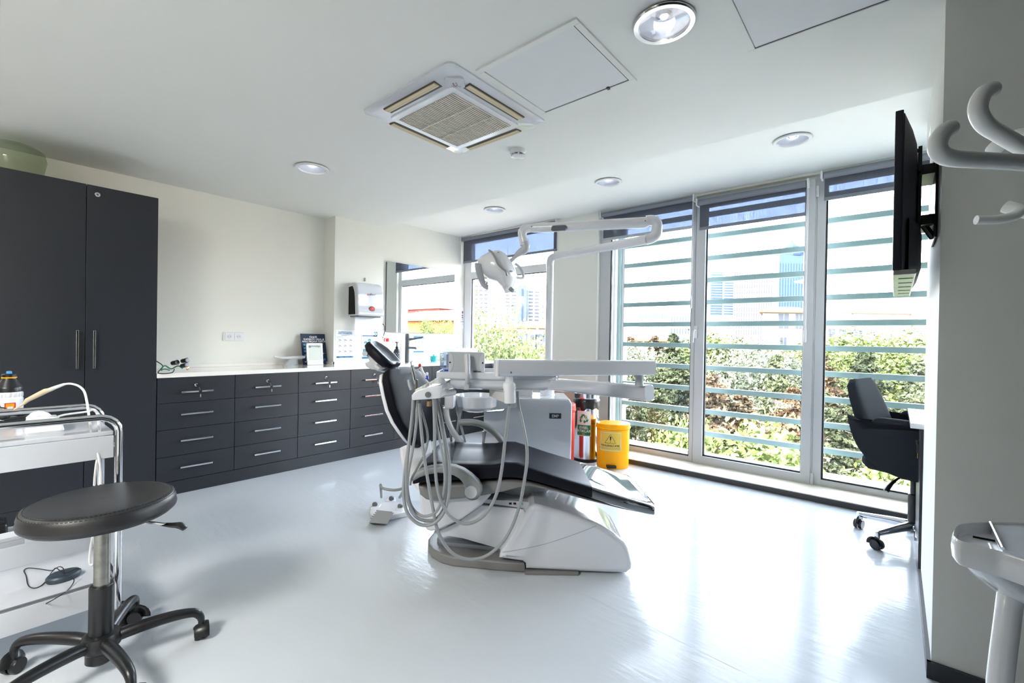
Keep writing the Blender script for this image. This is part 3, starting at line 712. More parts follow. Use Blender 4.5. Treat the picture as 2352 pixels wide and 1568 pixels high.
obj('knob', MB('mgrey').lathe([(.003, .156), (.003, .195), (.001, .197)], c+V((0, .07, 0)), n=8), t)
# translucent tub with a green coil on the wardrobe
c = V((-4.3, .165, 2.134))
c = V((-4.27, .13, 2.134))
t = thing('storage_container', c, 'translucent plastic tub holding a green coil on top of the wardrobe', 'tub')
obj('tub', MB('tub').lathe([(.112, 0), (.13, .02), (.15, .14), (.14, .19), (.1, .215), (.001, .22)], c, n=30), t)
obj('coil', MB('teal').lathe([(.06, .004), (.098, .006), (.1, .03), (.08, .045), (.03, .05), (.001, .05)], c, n=24), t)
# ================================================================ dental chair
ch = thing('dental_chair', at(1200, 1280, 2.5)*1, 'black leather dental chair on a glossy white base in the middle of the room', 'dental chair')
_c = onz(1200, 1290, 0); ch.location = V((_c.x, _c.y, 0)); WO[ch] = V((_c.x, _c.y, 0))
def nf(px, py, dn, df):
    """near and far point of a level line across the chair whose near end shows at the pixel"""
    a = at(px, py, dn); return a, a+VH*(df-dn)
def cushion(secs, dn, df, e=5, dish=None, n=32, infl=1.0):
    rings = []
    for i, (px, yt, ybm) in enumerate(secs):
        a, _ = nf(px, yt, dn, df); b, _ = nf(px, ybm, dn, df)
        w = (df-dn)/2; sc_ = 1 if i not in (0, len(secs)-1) else .93
        c = (a+b)/2+VH*w; rings.append(sring(c, VH*(w*sc_*infl), (a-b)/2*infl, e, n, 0 if dish is None else dish[i]))
    return rings
seat = [(946, 1107, 1114), (950, 1094, 1115), (960, 1079, 1114), (977, 1064, 1113), (1000, 1058, 1111), (1040, 1061, 1108), (1090, 1064, 1106), (1130, 1064, 1104), (1160, 1060, 1101), (1185, 1061, 1102), (1215, 1071, 1106), (1270, 1090, 1121), (1340, 1111, 1143), (1400, 1129, 1161), (1460, 1147, 1178), (1488, 1155, 1184), (1501, 1158, 1186), (1508, 1162, 1185)]
dish = [0, 0, .1, .3, .5, .65, .6, .45, .25, .15, .1, .06, .05, .05, .05, .05, 0, 0]
obj('seat', MB('leather').loft(cushion(seat, 2.25, 2.75, 6, dish), True), ch, 60)
flm = [(1338, 1112, 1143)]+seat[13:]
obj('foot_cover', MB('film').loft(cushion(flm, 2.246, 2.754, 6, [.05]*len(flm), infl=1.03), True), ch, 60)['label'] = 'clear plastic foot cover'
pan = [(960, 1113, 1120), (965, 1113, 1140), (978, 1112, 1152), (1000, 1111, 1156), (1060, 1108, 1150), (1110, 1105, 1143), (1160, 1102, 1132), (1185, 1103, 1124), (1215, 1107, 1117), (1270, 1122, 1128), (1340, 1142, 1147), (1420, 1163, 1167), (1468, 1176, 1180)]
obj('seat_frame', MB('plate').loft(cushion(pan, 2.28, 2.72, 6), True), ch, 50)
# backrest
bs = [((893, 848, 2.36), (940, 846, 2.64), .016), ((885, 853, 2.28), (960, 856, 2.72), .03), ((884, 872, 2.25), (975, 875, 2.76), .034), ((890, 905, 2.24), (1002, 905, 2.78), .037), ((899, 940, 2.24), (1010, 938, 2.78), .038), ((913, 970, 2.25), (1008, 965, 2.77), .038), ((930, 995, 2.28), (998, 992, 2.74), .037), ((942, 1014, 2.34), (985, 1010, 2.66), .033), ((950, 1026, 2.42), (972, 1019, 2.58), .022)]
def backrings(off, k, grow=1.0, dishv=.5):
    out = []
    ctr = [(at(*a)+at(*b))/2 for a, b, q in bs]
    for i, (a, b, q) in enumerate(bs):
        A, B = at(*a), at(*b); t = (ctr[max(i-1, 0)]-ctr[min(i+1, len(bs)-1)]).normalized()
        w = (B-A)/2; nr = w.normalized().cross(t).normalized()
        if nr.dot(RH) < 0: nr = -nr
        out.append(sring(ctr[i]+nr*off, w*grow, nr*(q*k), 4, 32, dishv if 1 < i < 7 else 0))
    return out
bk = obj('backrest', MB('leather_back').loft(backrings(0, 1), True), ch, 60)
obj('backrest_shell', MB('white').loft(backrings(-.032, .55, .98, 0), True), ch, 60)
obj('back_bracket', MB('matwhite').tube(smooth([at(955, 1020, 2.5), at(962, 1060, 2.5), at(990, 1100, 2.5)], 5), [.05]*11, 14, flat=(1, 2)), ch)
# headrest
hc = [((842, 790), .020, .085), ((850, 797), .030, .11), ((862, 808), .034, .125), ((876, 821), .034, .13), ((888, 832), .032, .125), ((896, 839), .024, .10), ((900, 842), .012, .075)]
rings = []
for (px, py), th, w in hc:
    c = at(px+10, py-1, 2.5); a = (at(896, 839, 2.5)-at(842, 790, 2.5)).normalized(); nr = (Z*abs(a.x*RH.x+a.y*RH.y)+RH*abs(a.z)).normalized()
    rings.append(sring(c, VH*w, nr*th*1.15, 3.2, 32, .75 if .1 < w else .2))
hr = obj('headrest', MB('leather').loft(rings, True), ch, 60)
hb = MB('lgrey')
hb.prism([at(px, py, 2.42) for px, py in ((838, 800), (846, 803), (890, 843), (884, 846), (872, 850), (862, 849), (851, 848), (841, 842), (838, 834), (843, 832), (848, 829), (844, 820), (836, 812))], VH*.16, .006)
hb.lathe([(.014, 0), (.014, .2), (.001, .2)], at(838, 812, 2.4), VH, 16)
hb.tube([at(868, 846, 2.5), at(884, 850, 2.5), at(905, 856, 2.5)], [.03, .028, .028], 12, flat=(.4, 1.6))
obj('headrest_bracket', hb, ch)
obj('headrest_lever', MB('lgrey').tube([at(864, 840, 2.39), at(872, 848, 2.38)], [.014, .01], 12), ch)
# armrests
arm = [(940, 1106), (948, 1091), (962, 1081), (980, 1075), (1000, 1071.5), (1025, 1069), (1045, 1072), (1065, 1080), (1083, 1092), (1098, 1106), (1106, 1120), (1107, 1131), (1102, 1140), (1093, 1146), (1083, 1147), (1074, 1143), (1068, 1134), (1067, 1122), (1063, 1110), (1054, 1100), (1042, 1093), (1026, 1088.5), (1005, 1087), (982, 1091), (962, 1098), (948, 1106)]
obj('armrest', MB('grey').prism([at(x, y, 2.165) for x, y in arm], VH*.06, .012, 3), ch, 40)
hub = obj('arm_cap', MB('lgrey').lathe([(.0305, -.006), (.0305, .002), (.028, .004), (.001, .004)], at(1082, 1130, 2.165), -VH, 30), ch)
fa = smooth([at(x, y, 2.79) for x, y in ((1054, 970), (1080, 969), (1103, 973), (1126, 985), (1146, 1004), (1160, 1028), (1170, 1060))], 5)
obj('armrest', MB('grey').tube(fa, [.014]+[.02]*(len(fa)-2)+[.022], 14, flat=(1, 1.3)), ch)
obj('arm_post', MB('plate').lathe([(.04, 0), (.04, .12)], at(1085, 1130, 2.2), VH, 20), ch)
# lift housing, base, cover
obj('lift_housing', MB('gloss').prism([at(x, y, 2.33) for x, y in ((960, 1116), (966, 1172), (973, 1206), (980, 1218), (990, 1221), (1010, 1217), (1062, 1193), (1108, 1160), (1128, 1138), (1134, 1118))], VH*.34, .015, 3), ch)
obj('lift_column', MB('mgrey').lathe([(.13, .18), (.13, .30), (.17, .33), (.17, .39), (.12, .42), (.12, .47)], V((onz(1195, 1300, 0)+VH*.27).to_tuple()), n=30), ch)
obj('base_panel', MB('gloss').prism([at(x, y, 2.38) for x, y in ((995, 1226), (1050, 1200), (1105, 1160), (1225, 1170), (1222, 1262), (1150, 1262), (1060, 1236))], VH*.3, .006), ch)
cs = obj('control_strip', MB('mgrey').prism([at(x, y, 2.36) for x, y in ((1104, 1154), (1112, 1146), (1226, 1153), (1232, 1166), (1222, 1170))], VH*.33, .003), ch)
for px, mt in ((1172, 'gap'), (1182, 'gap'), (1197, 'greenlight')):
    obj('button', MB(mt).obox(at(px, 1156, 2.357), RH*.007, VH*.004, Z*.0045, .002), cs)
O = onz(1205, 1316, 0); dn = (O-EYE).dot(fw)
def loc(u, v, z): return V((O.x, O.y, 0))+RH*u+VH*v+Z*z
pl = [(-.02, 0)]+[(-.02, .46)]+[(-.28-.26*math.sin(PI*k/12)*1.0-.0, .46-.46*(k/12)+.0) for k in range(13)]
pl = [(-.0, .0), (-.0, .48), (-.28, .48)]+[(-.30-.235*math.sin(PI*k/10), .26+.22*math.cos(PI*k/10)) for k in range(11)]+[(-.15, .015)]
obj('base_plate', MB('plate').prism([loc(u, v, 0) for u, v in pl], Z*.052, .012, 3), ch)
pd = [onz(x, y, .05) for x, y in ((1004, 1243), (1008, 1252), (1030, 1256), (1150, 1268), (1163, 1258), (1150, 1240), (1132, 1232), (1110, 1228), (1030, 1222), (1012, 1226))]
obj('foot_pad', MB('padgrey').prism(pd, Z*.026, .008, 2), ch)
cov = [(1146, 1284), (1148, 1274), (1152, 1266), (1170, 1240), (1196, 1198), (1216, 1166), (1228, 1159), (1246, 1163), (1285, 1174), (1325, 1187), (1373, 1204), (1410, 1225), (1437, 1246), (1446, 1262), (1454, 1296), (1452, 1309), (1440, 1319), (1400, 1318), (1300, 1314), (1208, 1309), (1207, 1297), (1200, 1292)]
cvr = obj('base_cover', MB('gloss').prism([at(x, y, 2.265) for x, y in cov], VH*.36, .028, 4), ch, 40)
sm = MB('tick').tube(smooth([at(x, y, 2.2645) for x, y in ((1153, 1268), (1180, 1264), (1240, 1252), (1290, 1237), (1340, 1219), (1370, 1207))], 5), .0012, 6)
obj('seam', sm, cvr)
obj('base_strip', MB('plate').box((0, 0, 0), (.27, .3, .018), .004, M=Matrix.Translation(loc(0, -.018, 0)) @ Matrix(((RH.x, VH.x, 0, 0), (RH.y, VH.y, 0, 0), (0, 0, 1, 0), (0, 0, 0, 1)))), ch)
# ================================================================ dental unit: cabinet, bowl, delivery head
D3 = 3.0
g0 = at(1210, 1040, D3)
un = thing('dental_unit', V((g0.x, g0.y, 0)), 'glossy white dental unit cabinet with spittoon bowl and jointed instrument arm behind the chair', 'dental unit')
zb = 0
def P3(px, py): return at(px, py, D3)
topz = P3(1307, 916).z; lowz = P3(1150, 943).z
xl, xr = 1110, 1313
A = P3(xl, 1000); B = P3(xr, 1000); A = V((A.x, A.y, 0)); B = V((B.x, B.y, 0)); M1 = P3(1188, 1000); M1 = V((M1.x, M1.y, 0))
ol = [A, B, B+Z*(topz-.03)-RH*.0, B+Z*topz-RH*.02, M1+Z*topz, M1+Z*(topz-.02)-RH*.02, M1+Z*lowz-RH*.1, A+Z*(lowz-.01)]
cb = obj('cabinet', MB('gloss').prism(ol, VH*.34, .012, 3), un)
pb = MB('blkside'); a = P3(1261.8, 949); b = P3(1288.8, 960.5)
c = (a+b)/2-VH*.0012; pb.obox(c, RH*((b-a).dot(RH)/2), VH*.0018, Z*.018, .0005); pb.m('lgrey').text('EMP', .026, c-VH*.002-Z*.0095-RH*.0, RH, Z, 'CENTER', .0003, .0006)
obj('name_plate', pb, cb)
c = P3(1262, 905)+VH*.2; c.z = topz
obj('arm_socket', MB('white').lathe([(.056, 0), (.05, .008), (.05, .11), (.044, .12)], c, n=28), un)
obj('filler_box', MB('lgrey').obox(c-RH*.17-VH*.02+Z*.045, RH*.065, VH*.07, Z*.05, .012), un)
# spittoon
sc_ = at(1094, 908, 2.92); sc_.z = at(1094, 906, 2.92).z
bw = MB('gloss').lathe([(.001, -.105), (.07, -.105), (.098, -.095), (.1, -.085), (.128, -.078), (.134, -.07), (.135, -.005), (.131, 0), (.126, -.004), (.12, -.03), (.06, -.05), (.001, -.055)], sc_, n=40)
obj('spittoon_bowl', bw, un)
obj('bowl_support', MB('gloss').prism([at(x, y, 2.93) for x, y in ((1082, 936), (1100, 947), (1130, 943), (1184, 937), (1192, 928), (1190, 915), (1120, 918))], VH*.2, .012, 3), un)
# delivery arm
def beam(name, p0, p1, hw, hh0, hh1, mat='gloss', bev=.012):
    d = (p1-p0).normalized(); s = d.cross(Z).normalized(); u = s.cross(d)
    mb = MB(mat); bm = [[p+s*x+u*(y) for x, y in rrect(hw, h, min(hw, h)*.4, 4)] for p, h in ((p0, hh0*.86), (p0+d*.006, hh0), (p1-d*.006, hh1), (p1, hh1*.86))]
    return obj(name, mb.loft(bm, True), un, 30)
e0 = at(1473, 893, 2.42); 
q0 = at(1255, 880, 3.1); q1 = at(1492, 902, 2.40)
lower = beam('lower_arm', q0, q1, .038, .040, .042)
q2 = at(1497, 844, 2.38); q3 = at(1140, 844, 2.06)
upper = beam('upper_arm', q2, q3, .036, .038, .0385)
obj('end_cap', MB('white').obox(at(1143, 844, 2.06), RH*.008, VH*.037, Z*.0395, .006), upper)
sp = MB('dgrey')
for px, py, d in ((1173, 855, 2.05), (1473, 855, 2.345), (1484, 855, 2.352)): sp.lathe([(.0055, 0), (.0055, .003), (.001, .003)], at(px, py, d)-VH*.0, -VH, 14)
obj('screw', sp, upper)
jb = at(1468, 884, 2.39); jt = at(1468, 861, 2.39)
obj('elbow_joint', MB('mgrey').lathe([(.026, 0), (.022, .012), (.021, .03), (.021, (jt-jb).length+.01)], jb-Z*.004, Z, 22), un)
pt = at(1169, 862, 2.08); pbm = at(1171, 925, 2.08)
obj('delivery_post', MB('white').lathe([(.026, 0), (.0275, .004), (.0275, .062), (.030, .068), (.0305, .086), (.026, .094), (.0195, .098), (.0195, (pt-pbm).length)], pbm, pt-pbm, 26), un)
obj('post_bracket', MB('offwhite').loft([[at(x, y, d)+VH*s for x, y, d, s in r] for r in (((1124, 896, 2.3, 0), (1124, 908.5, 2.3, 0), (1124, 908.5, 2.3, .05), (1124, 896, 2.3, .05)), ((1126, 895.5, 2.28, -.002), (1126, 910, 2.28, -.002), (1126, 910, 2.28, .05), (1126, 895.5, 2.28, .05)), ((1160, 903, 2.09, 0), (1160, 925, 2.09, 0), (1164, 925, 2.09, .05), (1164, 903, 2.09, .05)))], True), un)
# delivery head with tray
tn = 2.15; zt = at(1140, 856, tn).z; zl = at(1140, 872, tn).z; zu = at(1140, 897, tn).z
def head(px, z, v): p = at(px, 870, tn); return V((p.x, p.y, 0))+VH*v+Z*z
dh = obj('delivery_head', MB('gloss').loft([[head(x0, z, v0), head(x1, z, v0), head(x1, z, v1), head(x0, z, v1)] for z, x0, x1, v0, v1 in ((zu, 1048, 1250, .04, .28), (zu+.008, 1040, 1258, .025, .3), (zu+.03, 1034, 1264, .015, .31), (zl+.002, 1033, 1266, .012, .31))], True), un, 50)
tr = MB('gloss'); o_ = [(1002, 0), (1277, 0), (1284, .02), (1284, .3), (1270, .32), (1010, .32), (1000, .3)]
tr.prism([head(x, zl, v) for x, v in o_], Z*.006, .002)
for i in range(len(o_)):
    a = head(o_[i][0], 0, o_[i][1]); b = head(o_[(i+1) % 7][0], 0, o_[(i+1) % 7][1]); d = (b-a).normalized(); n_ = Z.cross(d)
    tr.prism([a+Z*zl, b+Z*zl, b+Z*zt, a+Z*zt], n_*.006, .0015)
obj('tray', tr, dh)
hn = MB('lgrey'); hp = smooth([at(1073, 813, 2.125), at(1073.5, 830, 2.12), at(1074, 845, 2.11), at(1074, 858, 2.10), at(1074, 868, 2.11), at(1073.5, 877, 2.13)], 4)
hn.tube(hp, lerpl([.013, .0145, .0125, .012, .011, .010], 4), 16); obj('tray_handle', hn, dh)
obj('handle_mount', MB('mgrey').prism([at(x, y, 2.135) for x, y in ((1068, 877), (1078, 877), (1077, 895), (1065, 895))], VH*.03, .002).m('gap').prism([at(x, y, 2.134) for x, y in ((1071, 873), (1078, 873), (1077, 878), (1071, 878))], VH*.01), dh)
mo = MB('mgrey'); c = (at(1030, 808, 2.16)+at(1113, 857, 2.16))/2
cw = (at(1113, 832, 2.16)-at(1030, 832, 2.16)).dot(RH)/2; chh = (at(1070, 808, 2.16)-at(1070, 857, 2.16)).z/2
mo.loft([[c+RH*x+Z*y+VH*v for x, y in rrect(cw*k, chh*k, .008)] for v, k in ((-.004, .985), (0, 1), (.02, 1), (.022, .985))], True)
mon = obj('monitor', mo, dh)
for s in (-1, 1):
    w_ = MB('lgrey'); pts = [V(c+RH*(s*cw*.985)+Z*(chh*.93))]
    for k in range(13): a = PI*(k/12)-PI/2; pts.append(c+RH*(s*(cw*.985-.024*math.cos(a)))-Z*(chh*.93*math.sin(a)))
    pts[0] = c+RH*(s*cw*.985)+Z*(chh*.93)
    w_.prism(pts, VH*-.0055); obj('side_panel', w_, mon)
    obj('screw', MB('gap').lathe([(.004, 0), (.004, .002), (.001, .002)], c+RH*(s*cw*.9)-VH*.0057, -VH, 12), mon)
tx = MB('ink').text('EMPDent', .0095, at(1087, 855, 2.155)+Z*.002-VH*.0002, RH, Z, 'LEFT', .0002, .0003); obj('print', tx, mon)
obj('screen', MB('tv').obox(c+VH*.0225, RH*cw*.9, VH*.001, Z*chh*.85), mon)
# instrument holder
hn_, hf = 1.96, 2.36
ob = [(944.5, 908), (950, 901), (958, 896.5), (969, 892.5), (981, 889.4), (998, 887), (1012, 885.6), (1015, 888), (1015, 912), (1010, 915), (995, 916.5), (947.6, 919.5), (944.6, 917)]
hd_ = obj('instrument_holder', MB('gloss').prism([at(x, y, hn_) for x, y in ob], VH*(hf-hn_), .006, 2), un)
rb = MB('offwhite')
for k in range(6):
    v = .03+k*.065
    rb.obox((at(954, 897, hn_)+at(966, 891, hn_))/2+VH*v-Z*.001, (at(966, 891, hn_)-at(947, 901, hn_))*.5, VH*.009, Z*.007, .004)
obj('rib', rb, hd_)
gc = at(983, 906, hn_-.001); go = obj('gauge', MB('dgrey').lathe([(.0125, 0), (.0125, .004), (.0108, .0045)], gc, -VH, 24).m('mgrey').lathe([(.0108, .0035), (.001, .0035)], gc, -VH, 24).m('gap').obox(gc-VH*.0042, (RH*.6+Z*.5).normalized()*.006, VH*.0003, (Z*.6-RH*.5).normalized()*.0007), hd_)
obj('knob', MB('lgrey').lathe([(.03, 0), (.03, .006), (.022, .02), (.001, .026)], at(1001, 885, hn_)+VH*.1, n=22), hd_)
obj('arm_link', MB('white').tube([at(1012, 905, 2.1), at(1040, 900, 2.22)], .02, 12, flat=(.9, 1)), hd_)
obj('oil_cup', MB('clear').lathe([(.0115, 0), (.0115, .034), (.001, .034)], at(985.6, 933, hn_+.03), n=18).m('amber').lathe([(.0105, .001), (.0105, .022), (.001, .022)], at(985.6, 933, hn_+.03), n=18), hd_)
obj('valve', MB('dgrey').lathe([(.0055, 0), (.0055, .016)], at(964, 925, hn_+.03), n=12), hd_)
# handpieces in the holder
for pts, rr, mt, nm in ((((943.5, 829), (945, 838), (946, 846), (949, 858), (953, 876), (957, 893)), (.003, .0035, .006, .008, .009, .008), 'steel', 'handpiece'),
                        (((938, 872), (941, 884), (945, 895)), (.0055, .0075, .007), 'mgrey', 'handpiece'),
                        (((955, 862), (955, 871), (955.5, 872), (955.5, 895)), (.003, .004, .0095, .0095), 'worn', 'handpiece'),
                        (((949, 838), (950.5, 850), (954, 872)), (.0035, .0045, .0065), 'mgrey', 'handpiece')):
    hp = MB(mt).tube([at(x, y, 2.02+i*.0) for i, (x, y) in enumerate(pts)], list(rr), 12)
    if nm == 'handpiece' and len(pts) == 6: hp.lathe([(.004, -.006), (.005, -.004), (.005, .006), (.003, .008)], at(944, 829, 2.02), RH*.9+Z*.3, 12)
    obj(nm, hp, hd_)
# hoses
def hose(pts, d0, d1, r=.0075, mat='hose'):
    n = len(pts); p = [at(x, y, d0+(d1-d0)*i/(n-1)) for i, (x, y) in enumerate(pts)]
    return obj('hose', MB(mat).tube(smooth(p, 6), r, 10), un)
hose([(953, 918), (949, 955), (939, 1020), (929, 1090), (927, 1140), (936, 1178), (957, 1200), (980, 1206), (1003, 1197), (1022, 1170), (1032, 1125), (1031, 1060), (1018, 985), (1004, 916)], 2.0, 2.04)
hose([(949, 918), (946, 960), (938, 1030), (933, 1100), (937, 1150), (955, 1186), (985, 1196), (1006, 1188), (1022, 1160), (1028, 1110), (1024, 1040), (1012, 970), (1002, 916)], 1.98, 2.1)
hose([(957, 918), (957, 960), (950, 1020), (939, 1080), (936, 1120), (944, 1160), (964, 1182), (985, 1184), (1004, 1172), (1017, 1140), (1022, 1095), (1016, 1040), (1002, 970), (999, 916)], 2.08, 2.0, .0065)
hose([(961, 918), (965, 960), (973, 1040), (984, 1110), (993, 1160), (1003, 1210), (1020, 1248), (1045, 1274), (1080, 1284), (1115, 1277), (1148, 1252), (1172, 1217), (1192, 1165), (1204, 1105), (1210, 1060), (1209, 1020), (1200, 970), (1191, 930), (1188, 898)], 2.0, 2.14)
hose([(996, 916), (998, 970), (999, 1050), (1003, 1110), (1013, 1150), (1032, 1182), (1060, 1201), (1090, 1198), (1118, 1176), (1140, 1135), (1152, 1080), (1160, 1010), (1166, 960), (1171, 922)], 1.98, 2.1)
hose([(962, 920), (972, 955), (981, 990), (982, 1015), (974, 1045), (958, 1075), (945, 1100), (942, 1113)], 2.04, 2.1, .0055)
# assistant side: suction holder behind
ah = MB('white').obox(at(1034, 918, 2.75), RH*.03, VH*.05, Z*.05, .015)
ah.tube(smooth([at(1024, 935, 2.75), at(1027, 960, 2.75), at(1040, 990, 2.76), at(1062, 1020, 2.78), at(1075, 1036, 2.8)], 5), .018, 12)
obj('suction_holder', ah, un)
for pts in (((1026, 905), (1030, 930), (1037, 1018)), ((1042, 908), (1052, 950), (1069, 1018)), ((1058, 935), (1054, 965), (1046, 1018)), ((1112, 990), (1111, 1008), (1108, 1030))):
    obj('hose', MB('hose').tube([at(x, y, 2.8) for x, y in pts], [.014, .009, .007], 10), un)
# suction tips standing in the holder behind
for pts, mt, tip, tm in ((((978, 868), (971, 855), (965, 842)), 'white', (964.5, 839.5), 'red'), (((981, 870), (981, 862)), 'blub', (980.5, 859), 'white')):
    o = MB(mt).tube([at(x, y, 2.6) for x, y in pts], [.011, .008, .007][:len(pts)], 12); so = obj('suction_tip', o, un)
    obj('tip', MB(tm).ball(at(*tip, 2.6), (.009, .009, .012)), so)
obj('suction_tube', MB('white').tube(smooth([at(950, 860, 2.6), at(957, 850, 2.6), at(970, 845, 2.6)], 4), .004, 8), un)
# clear box on the tray
c = head(1022, zl+.007, .13)
t = thing('clear_dispenser', c, 'clear plastic dispenser box standing on the instrument tray beside the monitor', 'dispenser box')
bx = MB('clear'); hx, hz = .038, .115
for a, b in (((-hx, -.05), (hx, -.05)), ((hx, -.05), (hx, .06)), ((hx, .06), (-hx, .06)), ((-hx, .06), (-hx, -.05))):
    p, q = c+RH*a[0]+VH*a[1], c+RH*b[0]+VH*b[1]; n_ = Z.cross((q-p).normalized())*.003; bx.prism([p, q, q+Z*hz, p+Z*hz], n_)
obj('box', bx, t); obj('lid', MB('clear').obox(c+Z*(hz+.002)+VH*.005, RH*(hx+.003), VH*.058, Z*.003, .001), t)
obj('inner_tray', MB('lgrey').obox(c+RH*.008+VH*.02+Z*.06, RH*.024, VH*.003, Z*.045).m('dgrey').obox(c+RH*.012+VH*.014+Z*.085, RH*.004, VH*.003, Z*.022), t)
obj('card', MB('paper').obox(c+RH*.004-VH*.046+Z*.022, RH*.028, VH*.0005, Z*.02).m('blub').obox(c+RH*.004-VH*.0468+Z*.028, RH*.02, VH*.0004, Z*.004), t)
# ================================================================ operating light
ll = thing('operating_light', V((0, 0, 0))+at(1262, 905, 3.2), 'white operating light on a jointed arm above the dental chair', 'dental lamp')
pc = P3(1262, 905)+VH*.2
dp = (pc-EYE).dot(fw)
cc = [at(1260, 905, dp), at(1262, 830, dp), at(1263.5, 700, dp), at(1263.5, 612, dp)]
obj('pole', MB('white').tube([V((cc[3].x, cc[3].y, topz+.02)), V((cc[3].x, cc[3].y, cc[3].z))], .026, 20), ll)
lo = smooth([V((cc[3].x, cc[3].y, cc[3].z)), at(1264, 600, dp), at(1268, 592, dp-.01), at(1280, 588, dp-.03), at(1330, 579, dp-.15)], 5)+[at(1488, 549.5, 2.62)]
obj('lower_arm', MB('white').tube(lo, [.026]*(len(lo)-1)+[.028], 20), ll)
el = smooth([at(1484, 550, 2.62), at(1497, 546, 2.61), at(1507, 538, 2.6), at(1509, 525, 2.6), at(1509, 515, 2.6), at(1504, 508, 2.6), at(1494, 506, 2.605), at(1484, 507, 2.61)], 5)
obj('elbow', MB('white').tube(el, .030, 20), ll)
ua = [at(1488, 509, 2.60), at(1480, 511, 2.605), at(1350, 518, 2.7), at(1228, 523, 2.79), at(1218, 524, 2.8)]
uo = obj('upper_arm', MB('white').tube(ua, [.026, .0315, .031, .029, .024], 20), ll)
obj('slot', MB('dgrey').tube([at(1268, 524, 2.722), at(1270, 524.5, 2.72), at(1298, 523, 2.71), at(1300, 522, 2.712)], [.014, .017, .017, .014], 12), uo)
for px, py, d in ((1482, 507, 2.573), (1221, 520, 2.765)): obj('screw', MB('gap').lathe([(.003, 0), (.003, .003), (.001, .003)], at(px, py, d), -VH, 10), uo)
k1 = smooth([at(1222, 523, 2.8), at(1208, 525, 2.8), at(1200, 533, 2.8), at(1201, 545, 2.8), at(1205, 562, 2.8)], 5)
obj('knuckle', MB('white').tube(k1, lerpl([.026, .028, .0285, .027, .028], 5), 18), ll)
k2 = [at(1204, 556, 2.8), at(1207, 566, 2.8), at(1203, 574, 2.8), at(1190, 583, 2.8), at(1186, 588, 2.8)]
obj('swivel', MB('lgrey').tube(smooth(k2, 3), lerpl([.029, .028, .026, .019, .013], 3), 18), ll)
obj('stem', MB('lgrey').tube([at(1188, 586, 2.8), at(1180.5, 592.5, 2.8), at(1180, 593, 2.8), at(1170, 602, 2.8)], [.0115, .0115, .013, .013], 14), ll)
# head: curved shell across, seen from behind and the side
secs = [((1096, 599), (1096, 600), 2.80, .012), ((1104, 590), (1103, 618), 2.80, .06), ((1116, 584), (1110, 632), 2.79, .085), ((1130, 577), (1124, 641), 2.78, .10), ((1146, 575), (1142, 646), 2.78, .105), ((1160, 583), (1153, 660), 2.78, .10), ((1173, 598), (1160, 673), 2.78, .085), ((1183, 618), (1172, 671), 2.79, .06), ((1188, 634), (1181, 655), 2.8, .03)]
rings = []
for a, b, d, th in secs:
    A_, B_ = at(*a, d), at(*b, d); rings.append(sring((A_+B_)/2, (B_-A_)/2, VH*th, 2.4, 24))
lh = obj('lamp_head', MB('white').loft(rings, True), ll, 60)
cr = [at(1099, 606, 2.72), at(1101, 625, 2.71), at(1107, 644, 2.71), at(1114, 656, 2.72), at(1121, 660, 2.73)]
obj('reflector_wing', MB('lgrey').tube(smooth(cr, 5), lerpl([.02, .02, .018, .014, .010], 5), 14, flat=(.5, 1.6)), lh)
obj('lamp_bulb', MB('chrome').ball(at(1117, 650, 2.73), .012), lh)
obj('grip', MB('grey').tube(smooth([at(1123, 574, 2.66), at(1130, 580, 2.655), at(1138, 593, 2.65), at(1144, 606, 2.65), at(1154, 616, 2.655), at(1162, 623, 2.66), at(1164, 631, 2.68)], 5), .0085, 10, flat=(.7, 1.3)), lh)
obj('grip', MB('lgrey').tube(smooth([at(1184, 606, 2.86), at(1192, 612, 2.88), at(1200, 626, 2.89), at(1202, 635, 2.89), at(1198, 638.5, 2.88), at(1187, 637, 2.85)], 5), .009, 10), lh)
obj('knob', MB('grey').lathe([(.013, 0), (.013, .024), (.010, .026), (.001, .026)], at(1172, 663, 2.70), V((RH*.8-Z*.6-VH*.6).to_tuple()), 18), lh)
obj('vent', MB('mgrey').ball(at(1174, 623, 2.695), (.011, .011, .006)).ball(at(1145, 579, 2.70), (.008, .008, .005)), lh)
# ================================================================ foot control
fo = onz(890, 1205, 0)
fp = thing('foot_control', V((fo.x, fo.y, 0)), 'grey and white dental foot control with a wire guard on the floor', 'foot pedal')
def fl(px, py, z=0): return onz(px, py, z)
obj('base', MB('white').prism([fl(x, y) for x, y in ((850, 1183), (876, 1200), (904, 1194), (938, 1186), (940, 1172), (905, 1160), (866, 1166))], Z*.035, .008, 2), fp)
obj('pedal', MB('grey').loft([[fl(847, 1200, z0), fl(889, 1203, z0), fl(905, 1177, z1), fl(868, 1172, z1)] for z0, z1 in ((.004, .03), (.03, .06), (.034, .064))], True), fp)
rb = MB('grey')
for k in range(5):
    t_ = (k+.5)/5.5; a = fl(849, 1192, .036)*(1-t_)+fl(868, 1168, .064)*t_; b = fl(887, 1195, .036)*(1-t_)+fl(903, 1172, .064)*t_; rb.tube([a, b], .004, 6)
obj('tread', rb, fp)
for px, py in ((861, 1162), (899, 1148), (919, 1166)): obj('button', MB('dgrey').lathe([(.017, 0), (.017, .02), (.01, .026), (.001, .027)], fl(px, py, .033), n=18), fp)
for px, py in ((864, 1166), (897, 1150), (920, 1172)): obj('pod', MB('white').obox(fl(px, py, .02), RH*.03, VH*.035, Z*.018, .008), fp)
gp = [fl(876, 1140, .03), at(875, 1120, 2.95), at(874, 1114, 2.95), at(880, 1121, 2.93), at(905, 1125, 2.93), at(925, 1121, 2.95), at(934, 1112, 2.96)]
obj('guard', MB('grey').tube(smooth(gp[:3], 4), .013, 10, flat=(1, .7)).tube(smooth(gp[2:], 5), .009, 10), fp)
